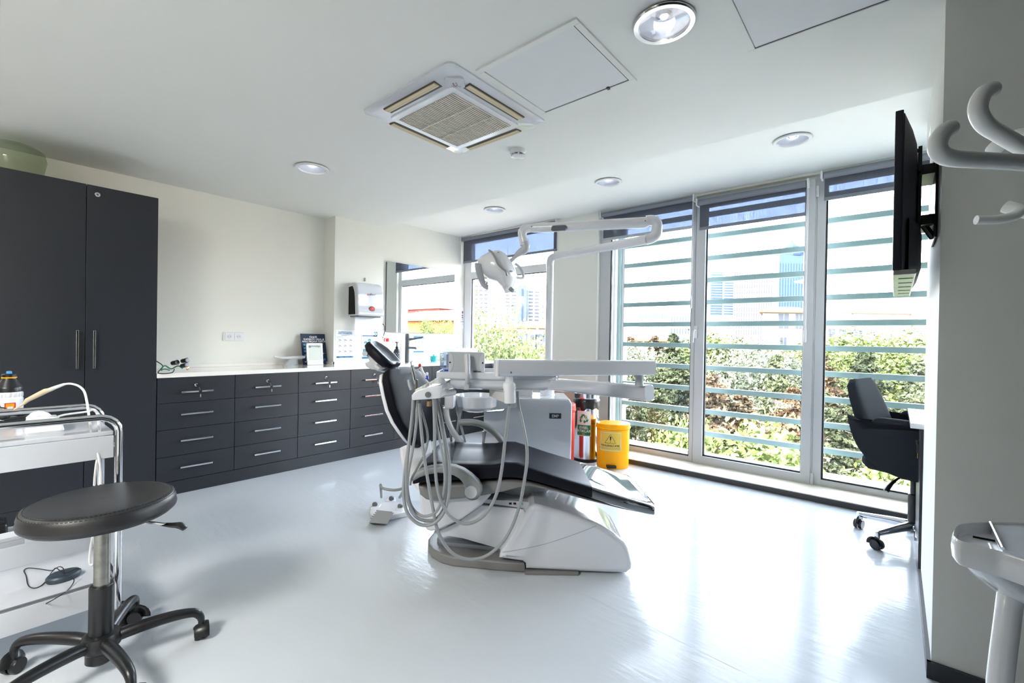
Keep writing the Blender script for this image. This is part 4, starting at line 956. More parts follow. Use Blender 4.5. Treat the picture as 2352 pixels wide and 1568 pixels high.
obj('guard_post', MB('grey').tube([fl(918, 1142, .03), at(928, 1125, 2.96)], .01, 10), fp)
# ================================================================ bins by the window
def dbin(name, c, w, h, mat, label, text=True):
    """pedal bin, body wider than deep, facing the camera (-VH)"""
    t = thing(name, c, label, 'waste bin')
    dpt = w*.82
    def ring(z, k): return [c+RH*(w*k*math.cos(2*PI*i/56))+VH*(dpt*k*math.sin(2*PI*i/56))+Z*z for i in range(56)]
    bd = MB(mat).loft([ring(0, .93), ring(.012, .95), ring(h*.86, .99), ring(h*.865, .96), ring(h*.9, .96)], True)
    obj('body', bd, t, 40)
    obj('lid', MB(mat).loft([ring(h*.872, 1.0), ring(h*.88, 1.04), ring(h*.91, 1.05), ring(h*.915, 1.02), ring(h*.965, 1.02), ring(h*.985, .99), ring(h*.99, .9), ring(h, .5)], True), t, 40)
    obj('pedal', MB('plast').obox(c-VH*(dpt*.97)+Z*.03-RH*.04, RH*.042, VH*.03, Z*.012, .004), t)
    return t, dpt
c = onz(1414, 1079, 0)+VH*.13
t, dp_ = dbin('pedal_bin', c, .155, .415, 'yellow', 'yellow pedal bin with a hazardous waste label in front of the tall window')
# label wraps the front: narrow strips following the body
def curved(t, c, w, dpt, u0, u1, z0, z1, draw, k=.995):
    def surf(u, z, o=.0015):
        x = u0+(u1-u0)*u
        y = -dpt*k*math.sqrt(max(0, 1-(x/(w*k))**2))
        return c+RH*x+VH*(y-o)+Z*(z0+(z1-z0)*z)
    draw(surf)
lb = MB('labely')
def patch(mb, mt, surf, a, b, z0, z1, o, n=14):
    mb.m(mt)
    for k in range(n):
        p, q = a+(b-a)*k/n, a+(b-a)*(k+1)/n; mb.quad(surf(p, z0, o), surf(q, z0, o), surf(q, z1, o), surf(p, z1, o))
def stroke(mb, mt, surf, pts, th, o):
    mb.m(mt); mb.tube([surf(u, z, o) for u, z in pts], th, 5)
def wraptext(mb, mt, surf, s, size, u, z, W, H, o, bold=.0005):
    cu = MB(mt).text(s, size, V((0, 0, 0)), X, Y, 'CENTER', .0001, bold)
    mb.m(mt); mb.add([surf(u+p.x/W, z+p.y/H, o+.0003+p.z*.3) for p in cu.v], cu.f)
def hz(surf):
    W, H = .19, .185
    patch(lb, 'labely', surf, 0, 1, 0, 1, .001)
    for a in (((.04, .04), (.04, .96)), ((.93, .04), (.93, .96))): stroke(lb, 'labelw', surf, [a[0], a[1]], .0016, .0015)
    for zz in (.04, .96): stroke(lb, 'labelw', surf, [(.04+.89*k/12, zz) for k in range(13)], .0016, .0015)
    tri = [(.25, .38), (.42, .86), (.78, .38), (.25, .38)]; tri = [(.2, .42), (.45, .88), (.7, .42), (.2, .42)]
    stroke(lb, 'ink', surf, [tuple(V((*tri[i], 0)).lerp(V((*tri[i+1], 0)), f)[:2]) for i in range(3) for f in (0, .25, .5, .75)]+[tri[3]], .0017, .0018)
    lb.m('ink'); lb.add([surf(u, z, .0022) for u, z in ((.43, .56), (.47, .56), (.49, .74), (.45, .77), (.41, .74))], [[0, 1, 2, 3, 4]])
    lb.ball(surf(.45, .49, .002), .0042, 8, 6)
    wraptext(lb, 'ink', surf, 'TEHLİKELİ ATIK', .0225, .46, .25, W, H, .0018); wraptext(lb, 'inkgrey', surf, 'HAZARDOUS WASTE', .0195, .46, .12, W, H, .0018, 0)
curved(t, c, .155, dp_, -.135, .055, .165, .345, hz); obj('label', lb, t)
cs_ = at(1346, 1000, 4.47); cs_.z = 0
t = thing('steel_bin', cs_, 'polished steel cylinder bin with a black liner and a green recycling label', 'waste bin')
r = .122
obj('body', MB('chrome').lathe([(r, .03), (r, .60), (r-.004, .605)], cs_, n=48), t); obj('base', MB('plast').lathe([(r+.006, 0), (r+.008, .01), (r+.006, .03), (r, .032)], cs_, n=40), t)
lr = MB('bag'); rn = random.Random(3); rings = []
for k, (rr, z) in enumerate(((r+.002, .515), (r+.009, .53), (r+.006, .56), (r+.01, .58), (r+.005, .60), (r, .612), (r-.01, .6))):
    rings.append([cs_+V((math.cos(2*PI*j/48)*(rr+rn.uniform(-.003, .004)), math.sin(2*PI*j/48)*(rr+rn.uniform(-.003, .004)), z+(rn.uniform(-.018, .014) if k == 0 else 0))) for j in range(48)])
obj('liner', lr.loft(rings, False), t, 25)
obj('lid', MB('steel').lathe([(r+.002, .612), (r+.004, .62), (r+.003, .66), (r-.004, .666), (r*.6, .70), (.001, .712)], cs_, n=48), t)
lb = MB('labelw')
def cyl(surf_c, rad, a0, a1, z0, z1):
    def s(u, z, o=.001): a = a0+(a1-a0)*u; return surf_c+RH*math.sin(a)*(rad+o)-VH*math.cos(a)*(rad+o)+Z*(z0+(z1-z0)*z)
    return s
sf = cyl(cs_, r, -.95, .2, .255, .495)
patch(lb, 'labelw', sf, 0, 1, 0, 1, .001); patch(lb, 'green', sf, .04, .98, .03, .44, .0016)
lb.m('green')
for k in range(3):                      # three chasing arrows round a triangle
    a = R(120*k)
    def q(x, y): return (.5+(x*math.cos(a)-y*math.sin(a))*.048/.14, .69+(x*math.sin(a)+y*math.cos(a))*.048/.24)
    for pts in ([(-.66, -.74), (.12, -.74), (.12, -.36), (-.44, -.36)], [(.12, -.95), (.55, -.55), (.12, -.15)], [(-.66, -.74), (-.44, -.36), (-.58, -.12), (-.92, -.32)]):
        lb.add([sf(*q(x, y), .0018) for x, y in pts], [list(range(len(pts)))])
wraptext(lb, 'labelw', sf, 'EVSEL', .034, .52, .29, .14, .24, .002, .0008); wraptext(lb, 'labelw', sf, 'ATIKLAR', .034, .52, .155, .14, .24, .002, .0008); wraptext(lb, 'labely', sf, 'albus', .014, .52, .07, .14, .24, .002)
obj('label', lb, t)
cr_ = at(1284, 1000, 4.2); cr_.z = 0
dbin('red_bin', cr_, .148, .60, 'binred', 'red pedal bin almost hidden behind the dental unit cabinet')
cb_ = V((-2.76, 4.285, 0))
solo('leaning_board', MB('pinkwood').box((-3.0, 4.262, .45), (-2.60, 4.298, .735), .002).box((-2.98, 4.27, 0), (-2.95, 4.29, .46)).box((-2.65, 4.27, 0), (-2.62, 4.29, .46)), 'dull pink panel against the pillar behind the dental unit', 'panel')
# ================================================================ television on the right wall
t = thing('television', V((.05, 2.5, 1.44)), 'black flat television on a wall bracket, seen from its edge', 'television')
y0, y1, z0, z1 = 2.085, 3.03, 1.44, 2.006
obj('panel', MB('tv').box((-.014, y0, z0+.005), (.009, y1, z1), .003), t)
def yr(x, m, mt, mb): return [V((x, (y0+y1)/2+a, (z0+z1)/2+b)) for a, b in rrect((y1-y0)/2-m, (z1-z0)/2-mt, .05, 5)]
obj('rear_shell', MB('tvback').loft([[V((x, (y0+y1)/2+a, (z0+z1)/2+b)) for a, b in rrect((y1-y0)/2-m, (z1-z0)/2-m2, .03, 5)] for x, m, m2 in ((.009, .003, .003), (.012, .004, .004), (.036, .12, .03), (.05, .22, .05), (.054, .28, .08))], True), t)
def bump():
    rings = []
    for x, m, zb, zt in ((.03, .05, z0+.004, z0+.20), (.055, .12, z0+.01, z0+.19), (.068, .2, z0+.03, z0+.165)):
        h_ = (y1-y0)/2-m; rings.append([V((x, (y0+y1)/2+a, (zb+zt)/2+b)) for a, b in rrect(h_, (zt-zb)/2, .03, 5)])
    return rings
obj('speaker_housing', MB('tvback').loft(bump(), True), t)
obj('bottom_grille', MB('tvsilver').box((-.012, y0+.004, z0-.012), (.05, y1-.004, z0+.006), .004), t)
vs = MB('gap')
for k in range(5): vs.box((.004, y0+.12+k*.16, z0-.0135), (.044, y0+.128+k*.16, z0-.0115))
obj('vent_slot', vs, t)
obj('sticker', MB('paper').box((.0555, y0+.2, z0+.12), (.0562, y0+.3, z0+.155)), t)
br = MB('plast'); br.box((.056, 2.40, 1.60), (.068, 2.44, 1.97), .002).box((.056, 2.60, 1.60), (.068, 2.64, 1.97), .002).box((.056, 2.36, 1.70), (.064, 2.7, 1.74)).box((.056, 2.36, 1.86), (.064, 2.7, 1.90)).box((.054, 2.33, 1.55), (.062, 2.7, 1.80), .003)
obj('mount_plate', br, t)
br = MB('plast'); br.box((.107, 2.38, 1.60), (.1148, 2.62, 1.96), .002); br.box((.068, 2.42, 1.86), (.11, 2.6, 1.9), .002).box((.068, 2.42, 1.66), (.11, 2.6, 1.7), .002); br.tube([V((.07, 2.45, 1.68)), V((.108, 2.5, 1.62))], .012, 8)
obj('wall_bracket', br, t)
obj('cable', MB('rubber').tube(smooth([V((.062, 2.42, 1.95)), V((.03, 2.36, 1.96)), V((.03, 2.34, 1.90)), V((.058, 2.4, 1.87))], 5), .005, 8), t)
# ================================================================ desk and office chair
dc = onz(2096, 986, .775)
t = thing('desk', V((.5, 3.7, 0)), 'white-topped desk with black side panel behind the end of the right wall', 'desk')
ft = dc.y
obj('desktop', MB('white').box((dc.x-.005, 3.085, .757), (.95, 3.78, .785), .003), t)
obj('side_panel', MB('blkside').box((.104, 3.08, 0), (.130, 3.76, .757), .001), t)
obj('back_panel', MB('blkside').box((.2, 3.74, .2), (.93, 3.757, .757)), t)
obj('side_panel', MB('blkside').box((.90, 3.09, 0), (.93, 3.74, .757), .001), t)
dk = obj('drawer', MB('blk').box((.131, 3.09, .45), (.5, 3.112, .75)), t)
obj('handle', MB('chrome').box((.094, 3.3, .12), (.102, 3.42, .135)).box((.098, 3.3, .12), (.105, 3.31, .135)).box((.098, 3.41, .12), (.105, 3.42, .135)), t)

obj('key', MB('plast').obox(V((.095, 3.10, .655)), V((.004, 0, 0)), Y*.012, Z*.022, .002).tube([V((.098, 3.1, .69)), V((.088, 3.1, .70)), V((.092, 3.1, .675))], .003, 6).m('brass').obox(V((.094, 3.102, .62)), X*.0012, Y*.004, Z*.014), t)
sq = V((dc.x+.03, 3.45, .7855)); solo('paper_sheets', MB('paper').box(sq, sq+V((.21, .29, .004))).m('navy').box(sq+V((.03, .05, .004)), sq+V((.2, .2, .006))), 'papers lying on the corner of the white desk', 'papers')
oc = V((.10, 3.585, 0))
t = thing('office_chair', oc, 'black leather office chair with chrome star base tucked under the desk', 'office chair')
# one-piece shell: back
xs = [(-.275, .965), (-.27, .93), (-.245, .85), (-.215, .76), (-.19, .68), (-.165, .60), (-.12, .52), (-.04, .47)]
rings = []
for i, (dx, z) in enumerate(xs):
    w = (.15, .19, .215, .225, .23, .235, .235, .22)[i]; th = (.02, .032, .037, .04, .043, .045, .04, .03)[i]
    a = V((xs[max(i-1, 0)][0]-xs[min(i+1, 7)][0], 0, xs[max(i-1, 0)][1]-xs[min(i+1, 7)][1])).normalized(); nr = Y.cross(a).normalized()
    if nr.x < 0: nr = -nr
    rings.append(sring(V((oc.x+dx, oc.y, z)), Y*w, nr*th, 4, 28, .25))
obj('backrest', MB('office_leather').loft(rings, True), t, 60)
obj('seat', MB('office_leather').loft([sring(V((oc.x+dx, oc.y, z)), Y*w, Z*th, 4.5, 28, .1) for dx, z, w, th in ((-.2, .49, .2, .03), (-.17, .485, .22, .05), (0, .48, .23, .055), (.2, .485, .23, .05), (.26, .48, .21, .03))], True), t, 60)
side = smooth([V((x, 0, z)) for x, z in ((-.255, .76), (-.20, .735), (-.17, .70), (-.145, .715), (-.125, .752), (-.08, .765), (.10, .763), (.26, .755), (.285, .72), (.28, .56), (.24, .475), (.1, .44), (-.02, .445), (-.12, .49), (-.19, .56), (-.235, .66), (-.255, .76))], 3)[:-1]
for sy in (-1, 1):
    obj('armrest', MB('office_leather').prism([V((oc.x+p.x, oc.y+sy*.262-.027, p.z)) for p in side], Y*.054, .014, 3), t, 50)
obj('gas_column', MB('plast').lathe([(.03, .12), (.03, .30), (.02, .305), (.02, .44), (.06, .445), (.06, .46)], oc, n=20), t)
obj('tilt_lever', MB('plast').tube(smooth([oc+V((-.02, -.02, .42)), oc+V((-.05, -.12, .40)), oc+V((-.075, -.17, .36)), oc+V((-.085, -.19, .33))], 4), lerpl([.006, .006, .012, .015], 4), 10), t)
def caster(c, d, r, parent, mat='plast'):
    """twin-wheel castor: floor contact point c, rolling direction d"""
    s = d.cross(Z).normalized()
    wl = MB(mat)
    for k in (-1, 1): wl.lathe([(r*.4, -.009), (r*.96, -.009), (r, -.005), (r, .005), (r*.96, .009), (r*.4, .009)], c+Z*r+s*(k*.013), s, 22)
    w = obj('castor', wl, parent)
    hp = [c+Z*r+d*(r*1.12*math.cos(a))+Z*(r*1.12*math.sin(a)) for a in [R(q) for q in range(10, 191, 20)]]
    hb_ = MB(mat).tube(hp, .012, 8, flat=(.5, 2.1)); hb_.tube([c+Z*r*1.9+d*.0, c+Z*(r*2+.03)], .011, 10)
    obj('castor_hood', hb_, w); return w
for k in range(5):
    a0 = math.atan2(3.665-oc.y, -.142-oc.x)+2*PI*k/5+R(14)
    d = V((math.cos(a0), math.sin(a0), 0)); tip = oc+d*.275
    obj('leg', MB('chrome').tube([oc+Z*.115+d*.02, oc+Z*.11+d*.1, tip+Z*.09], [.028, .024, .016], 12, flat=(1, .85)), t)
    obj('leg_end', MB('chrome').lathe([(.012, .062), (.014, .066), (.014, .1), (.009, .104)], tip, n=14), t)
    caster(tip, V((-d.y, d.x, 0)), .029, t)
t.rotation_euler.z = R(-14)
# ================================================================ coat stand (right foreground)
pc_ = at(2495, 500, .76)
t = thing('coat_stand', V((pc_.x, pc_.y, 0)), 'white coat stand with curled hooks in the right foreground', 'coat stand')
obj('post', MB('pole').lathe([(.02, .02), (.02, 1.72), (.001, 1.73)], V((pc_.x, pc_.y, 0)), n=18), t)
obj('base', MB('pole').lathe([(.16, 0), (.17, .006), (.16, .018), (.03, .03), (.02, .06)], V((pc_.x, pc_.y, 0)), n=36), t)
def hook(pts, r=.0125): return obj('hook', MB('pole').tube(smooth([at(*p) for p in pts], 7), r, 14), t)
hook([(2279, 206, .74), (2262, 212, .735), (2249, 232, .735), (2247, 258, .735), (2264, 287, .74), (2300, 310, .745), (2352, 340, .75), (2420, 372, .755), (2495, 410, .76)])
hook([(2182, 294, .71), (2167, 304, .705), (2154, 325, .70), (2156, 347, .70), (2176, 361, .70), (2220, 366, .705), (2290, 370, .72), (2352, 374, .735), (2495, 388, .76)])
hook([(2281, 347, .86), (2292, 335, .85), (2315, 322, .84), (2352, 310, .82), (2420, 320, .79), (2495, 372, .76)])
hook([(2310, 474, .82), (2330, 480, .81), (2352, 486, .80), (2420, 500, .78), (2495, 520, .76)], .011)
hook([(2242, 505, .80), (2270, 505, .795), (2300, 503, .79), (2330, 496, .785), (2360, 486, .78), (2495, 520, .76)], .008)
hook([(2600, 300, .80), (2620, 330, .80), (2600, 360, .79), (2540, 380, .77), (2495, 395, .76)])
sm = MB('gap')
for px, py, d in ((2329, 325, .736), (2261, 369, .703)): sm.lathe([(.004, 0), (.001, .0006)], at(px, py, d), -fw, 10)
# ================================================================ white cart with ring handle
zt = .80
def tz(px, py, z=zt): return onz(px, py, z)
kc = at(2420, 1300, .98)
t = thing('medical_cart', V((kc.x, kc.y, 0)), 'white curved medical cart with a ring-shaped handle in the right foreground', 'cart')
ol = [tz(2186, 1228), tz(2190, 1213), tz(2203, 1203), tz(2235, 1199), tz(2290, 1198), tz(2352, 1199), tz(2440, 1203), tz(2520, 1215), tz(2530, 1290), tz(2440, 1310), tz(2352, 1284), tz(2300, 1267), tz(2262, 1257), tz(2225, 1247), tz(2198, 1239)]
ol = smooth(ol+[ol[0]], 4)[:-1]
cen = sum((p for p in ol), V((0, 0, 0)))/len(ol)
def shr(k, z): return [V((cen.x+(p.x-cen.x)*k, cen.y+(p.y-cen.y)*k, z)) for p in ol]
obj('top_rim', MB('cartwhite').loft([shr(.97, zt), shr(1.0, zt-.006), shr(1.015, zt-.02), shr(.985, zt-.042), shr(.93, zt-.05), shr(.90, zt-.046), shr(.90, zt-.012), shr(.93, zt-.002)], True, True), t, 60)
obj('top_tray', MB('cartwhite').loft([shr(.915, zt-.03), shr(.915, zt-.022)], True), t)
pnl = [tz(2275, 1200, zt-.003), tz(2352, 1201, zt-.003), tz(2440, 1206, zt-.003), tz(2515, 1218, zt-.003), tz(2522, 1285, zt-.003), tz(2440, 1303, zt-.003), tz(2352, 1278, zt-.003), tz(2303, 1259, zt-.003)]
obj('work_surface', MB('lgrey').prism(pnl, Z*-.02, .002), t)
a, b = tz(2275, 1200, zt), tz(2303, 1259, zt); obj('edge_strip', MB('chrome').tube([a, b], .003, 8), t)
obj('slot', MB('gap').tube([tz(2235, 1232, zt-.02), tz(2287, 1242, zt-.02)], .002, 6), t)
under = [at(2234, 1288, .92), at(2262, 1305, .93), at(2300, 1330, .95), at(2352, 1352, .96), at(2420, 1330, .97)]
obj('underside', MB('cartwhite').tube(smooth(under, 4), lerpl([.01, .022, .03, .04, .05], 4), 16, flat=(.8, 1.6)), t)
st = smooth([at(2332, 1305, .97), at(2324, 1345, .96), at(2318, 1390, .95), at(2312, 1440, .945), at(2304, 1500, .94), at(2296, 1568, .94)], 4)
e = st[-1]; st += [V((e.x+.0, e.y, .2)), V((e.x, e.y, .06))]
obj('stem', MB('cartwhite').tube(st, [.015]+[.0185]*(len(st)-2)+[.03], 16, flat=(1.1, 1.1)), t)
bs_ = V((e.x, e.y, 0))
for k in range(4):
    a0 = R(20+90*k); d = V((math.cos(a0), math.sin(a0), 0)); obj('leg', MB('cartwhite').tube([bs_+Z*.085, bs_+d*.1+Z*.08, bs_+d*.2+Z*.07], [.026, .024, .018], 12), t); caster(bs_+d*.2, V((-d.y, d.x, 0)), .026, t, 'plast')
# ================================================================ stool
scn = onz(232, 1475, .10); sc0 = V((scn.x, scn.y, 0))
t = thing('stool', sc0, 'round black leather swivel stool on a five-legged castor base', 'stool')
zs_ = .536; sr = .209
obj('seat', MB('stool_leather').lathe([(.10, zs_), (sr*.93, zs_+.004), (sr*.99, zs_+.016), (sr, zs_+.026), (sr*.985, zs_+.034), (sr*.99, zs_+.042), (sr*.965, zs_+.060), (sr*.92, zs_+.066), (sr*.85, zs_+.069), (sr*.5, zs_+.066), (.001, zs_+.063)], sc0, n=64, cap=True), t, 60)
pipe = MB('plast')
for rr, zz in ((sr*.965, zs_+.0605), (sr*.915, zs_+.0668)):
    for k in range(110):
        a = 2*PI*k/110; a2 = a+2*PI/110*.6
        pipe.tube([sc0+V((rr*math.cos(q), rr*math.sin(q), zz)) for q in (a, a2)], .0011, 5)
obj('stitching', pipe, t)
obj('seat_boss', MB('plast').lathe([(.055, zs_-.02), (.055, zs_+.002)], sc0, n=24).lathe([(.027, zs_-.05), (.027, zs_-.018)], sc0, n=20), t)
obj('gas_piston', MB('worn').lathe([(.0225, .28), (.0225, zs_-.03)], sc0, n=24), t)
obj('outer_column', MB('plast').lathe([(.034, .10), (.034, .298), (.031, .303), (.024, .303)], sc0, n=28), t)
obj('hub', MB('plast').lathe([(.03, .035), (.042, .045), (.042, .075), (.055, .09), (.058, .115), (.05, .132), (.036, .138)], sc0, n=28), t)
lv = obj('height_lever', MB('steel').tube(smooth([sc0+Z*(zs_-.012)+RH*.05, sc0+Z*(zs_-.014)+RH*.15, sc0+Z*(zs_-.03)+RH*.21+VH*.02], 3), .005, 8), t)
obj('lever_grip', MB('plast').tube(smooth([sc0+Z*(zs_-.028)+RH*.19+VH*.018, sc0+Z*(zs_-.032)+RH*.225+VH*.022, sc0+Z*(zs_-.033)+RH*.25+VH*.024, sc0+Z*(zs_-.045)+RH*.27+VH*.024], 3), lerpl([.006, .011, .014, .010], 3), 10, flat=(.7, 1.2)), lv)
a0 = R(79)
for k in range(5):
    d = V((math.cos(a0+2*PI*k/5), math.sin(a0+2*PI*k/5), 0))
    pts = smooth([sc0+d*.03+Z*.105, sc0+d*.09+Z*.115, sc0+d*.19+Z*.118, sc0+d*.262+Z*.108, sc0+d*.285+Z*.085, sc0+d*.287+Z*.072], 4)
    lg = obj('leg', MB('plast').tube(pts, lerpl([.019, .021, .019, .016, .013, .011], 4), 14), t)
    caster(sc0+d*.289, V((-d.y, d.x, 0)), .025, t)
# ================================================================ trolley
XA, XB, YR_, YL_ = -2.345, -2.745, .36, -.24
t = thing('trolley', V(((XA+XB)/2, (YR_+YL_)/2, 0)), 'white two-shelf instrument trolley with chrome tube frame at the left edge', 'trolley')
zt = onx(262, 956, XA).z; zd = onx(270, 988, XA).z; zb_ = onx(270, 1047.7, XA).z; zl_ = onx(268, 1326, XA).z
for xx in (XA, XB):
    pts = [V((xx, YR_, .085)), V((xx, YR_, zt-.06))]+[V((xx, YR_-.06*(1-math.cos(a)), zt-.06+.06*math.sin(a))) for a in [R(q) for q in (20, 40, 60, 80, 90)]]+[V((xx, YL_+.06, zt))]+[V((xx, YL_+.06-.06*math.sin(a), zt-.06+.06*math.cos(a))) for a in [R(q) for q in (20, 40, 60, 80, 90)]]+[V((xx, YL_, .085))]
    obj('frame_tube', MB('chrome').tube(pts, .013, 16), t)
fr = MB('chrome')
for z in (zl_-.01, zb_+.03): 
    for yy in (YR_, YL_): fr.tube([V((XA, yy, z)), V((XB, yy, z))], .009, 10)
obj('cross_bar', fr, t)
tp = MB('trolley'); tp.box((XB+.005, YL_+.02, zd-.016), (XA-.004, YR_-.016, zd), .003); obj('top_shelf', tp, t)
obj('apron', MB('trolley').box((XA-.008, YL_+.02, zb_), (XA+.006, YR_-.016, zd-.017), .002), t)
obj('apron', MB('trolley').box((XB-.004, YL_+.02, zb_), (XB+.01, YR_-.016, zd-.017), .002), t)
lw = MB('trolley'); lw.box((XB+.005, YL_+.02, zl_-.018), (XA-.004, YR_-.016, zl_), .003); obj('bottom_shelf', lw, t)
obj('shelf_apron', MB('trolley').box((XA-.006, YL_+.02, zl_-.09), (XA+.007, YR_-.016, zl_-.006), .002), t)
obj('shelf_apron', MB('trolley').box((XB-.006, YL_+.02, zl_), (XB+.006, YR_-.016, zl_+.09), .002), t)
obj('shelf_rail', MB('dgrey').tube([V((XA+.004, YL_, zl_+.004)), V((XA+.004, YR_, zl_+.004))], .004, 8), t)
for xx, yy in ((XA, YR_), (XB, YR_), (XA, YL_), (XB, YL_)):
    d = V((-.6, .8, 0)); cw_ = caster(V((xx, yy, 0))+d*.02, d, .032, t)
# things on the trolley
c = onz(20, 958, zd); c = V((XB+.20, c.y*1.0, zd))
bp_ = onz(20, 962, zd); c = V((bp_.x, bp_.y, zd))
t = thing('chemical_bottle', c, 'black and white bottle with a yellow ring and blue nozzle on the trolley', 'bottle')
k_ = .0445
obj('bottle', MB('white').lathe([(k_*.96, 0), (k_, .005), (k_, .088), (k_*.94, .098)], c, n=30), t)
cp_ = MB('white').lathe([(k_*.94, .097), (k_*.94, .118), (k_*.9, .121)], c, n=30)
for q in range(22): a = 2*PI*q/22; cp_.box(c+V((math.cos(a)*k_*.94-.002, math.sin(a)*k_*.94-.002, .099)), c+V((math.cos(a)*k_*.94+.002, math.sin(a)*k_*.94+.002, .116)))
obj('cap', cp_, t)
obj('cone', MB('plast').lathe([(k_*.93, .12), (k_*.93, .136), (k_*.88, .142), (k_*.5, .176), (k_*.5, .181)], c, n=30), t)
obj('ring', MB('yellow').lathe([(k_*.54, .180), (k_*.54, .185)], c, n=26), t); obj('neck', MB('plast').lathe([(k_*.52, .185), (k_*.52, .196), (k_*.46, .199)], c, n=26), t)
obj('nozzle', MB('skyblue').lathe([(.009, .198), (.009, .207), (.007, .21), (.001, .211)], c, n=18), t)
for a_, b_ in ((-1.3, -.35), (.55, 1.3)):
    lb = MB('labelw'); sf = cyl(c, k_, a_, b_, .022, .075); patch(lb, 'red', sf, 0, 1, 0, 1, .0006); patch(lb, 'orange', sf, .12, .88, .06, .94, .001); patch(lb, 'labelw', sf, .25, .75, .3, .7, .0014)
    obj('label', lb, t)
bp_ = onz(100, 990, zd); b0 = V((bp_.x-.01, bp_.y, zd))
t = thing('scaler_unit', b0, 'white ultrasonic scaler unit with its handpiece resting on top of the trolley', 'dental scaler')
DB = Y; 
obj('base', MB('white').loft([[b0+V((x, y, z)) for x, y in rrect(a, b, .012)] for a, b, z in ((.075, .05, 0), (.078, .053, .008), (.07, .05, .026), (.05, .045, .045), (.03, .036, .056))], True), t)
arc = [b0+V((-.03+.0, -.045+q*.015, .026+.052*math.sin(PI*min(1, (q+1.2)/7.2)))) for q in range(7)]
obj('cradle', MB('white').loft([[p+V((dx, 0, dz)) for dx, dz in ((-.016, 0), (.016, 0), (.016, -.02), (-.016, -.02))] for p in arc], True), t)
hp = [at(33, 940, 1.83), at(56, 926, 1.84), at(62, 919, 1.84), at(80, 910, 1.85), at(104, 898, 1.86), at(114, 895, 1.865), at(126, 890, 1.87), at(148, 882, 1.88)]
obj('handpiece', MB('acbeige').tube(hp[:6], [.003, .005, .0085, .0095, .0105, .008], 14), t)
obj('handpiece_collar', MB('grilleslat').tube(hp[5:7], [.0085, .0075], 14), t); obj('strain_relief', MB('white').tube(hp[6:], [.0075, .0055], 12), t)
cd = [hp[-1]]+[at(*p) for p in ((163, 881, 1.88), (180, 886, 1.87), (193, 898, 1.85), (199, 920, 1.82), (203, 945, 1.79), (207, 975, 1.76), (213, 1010, 1.75), (224, 1040, 1.745), (230, 1070, 1.745), (232, 1110, 1.745), (228, 1170, 1.745), (216, 1225, 1.745), (219, 1265, 1.745), (214, 1295, 1.745), (206, 1292, 1.745), (208, 1260, 1.745), (213, 1225, 1.745), (216, 1160, 1.745), (217, 1110, 1.745), (221, 1068, 1.745), (227, 1035, 1.75), (229, 1000, 1.76), (226, 965, 1.80), (221, 945, 1.84), (213, 940, 1.9), (200, 945, 1.95), (150, 952, 1.9), (130, 958, 1.88))]
obj('cord', MB('matwhite').tube(smooth(cd, 5), .0042, 9), t)
q0 = onz(25, 965, zd)
t = thing('cable_bundle', V((q0.x, q0.y, zd)), 'tangled bundle of black cables beside the bottle on the trolley top', 'cables')
rn = random.Random(5); cb = MB('rubber')
for k in range(9):
    a = V((q0.x-.01+rn.uniform(-.03, .03), q0.y-.12, zd+.012+rn.uniform(0, .03))); b = V((q0.x+.005, q0.y+.045, zd+.012+rn.uniform(0, .012)))
    m_ = [(a+(b-a)*f)+V((rn.uniform(-.02, .02), rn.uniform(-.01, .01), rn.uniform(.0, .035))) for f in (.3, .6)]
    cb.tube(smooth([a]+m_+[b], 5), .0023, 6)
cb.tube(smooth([V((q0.x, q0.y+.045, zd+.015)), V((q0.x+.012, q0.y+.03, zd+.012)), V((q0.x+.02, q0.y-.02, zd+.006))], 4), .007, 8)
obj('cable', cb, t); cb = MB('rubber').ball(V((q0.x+.01, q0.y-.02, zd+.018)), (.014, .018, .014)); obj('connector', cb, t)
rc = onz(146, 1328, zl_)
t = thing('foot_switch', V((rc.x, rc.y, zl_)), 'dark blue-grey oval foot switch with a trailing thin cord on the trolley bottom shelf', 'foot switch')
ax = (onz(186, 1312, zl_)-onz(106, 1340, zl_)); L_ = ax.length/2; ax.normalize(); bx_ = Z.cross(ax)
def oval(k, z): return [V((rc.x, rc.y, zl_+z))+ax*(L_*k*math.cos(2*PI*i/36))+bx_*(.044*k*math.sin(2*PI*i/36)) for i in range(36)]
obj('body', MB('padblue').loft([oval(.94, 0), oval(1, .006), oval(1, .016), oval(.9, .022), oval(.55, .024), oval(.2, .023)], True), t)
def sh(px, py, z=.003): return onz(px, py, zl_+z)
obj('cord', MB('rubber').tube(smooth([sh(186, 1306, .024), sh(175, 1306, .03), sh(150, 1316, .03), sh(146, 1306, .05), sh(136, 1301, .04), sh(120, 1312, .01), sh(100, 1340), sh(80, 1350), sh(65, 1344), sh(60, 1322), sh(55, 1310), sh(65, 1304), sh(90, 1306), sh(118, 1310, .01), sh(128, 1304, .03), sh(140, 1312, .03), sh(150, 1320, .03), sh(165, 1322, .03), sh(170, 1334, .01), sh(160, 1350), sh(145, 1363, .006), sh(120, 1378, .006)]+[at(*p) for p in ((90, 1394, 1.66), (55, 1412, 1.64), (25, 1426, 1.62), (5, 1424, 1.60), (-8, 1408, 1.62))], 5), .0017, 6), t)
sx = onz(40, 1268, zl_); s0 = V((XB+.1, sx.y-.17, zl_))
t = thing('instrument_case', s0, 'low silver-grey case at the back of the trolley bottom shelf', 'case')
e1 = onz(57, 1262, zl_)
obj('case', MB('mgrey').box((e1.x-.18, -.2, zl_+.001), (e1.x, e1.y, zl_+.05), .004), t); obj('top_plate', MB('lgrey').box((e1.x-.175, -.19, zl_+.05), (e1.x-.004, e1.y-.006, zl_+.066), .003), t)
c0 = V((e1.x-.1, e1.y-.1, zl_+.067))
t = thing('black_pouch', c0, 'black pouch with cables on the silver case of the trolley', 'pouch')
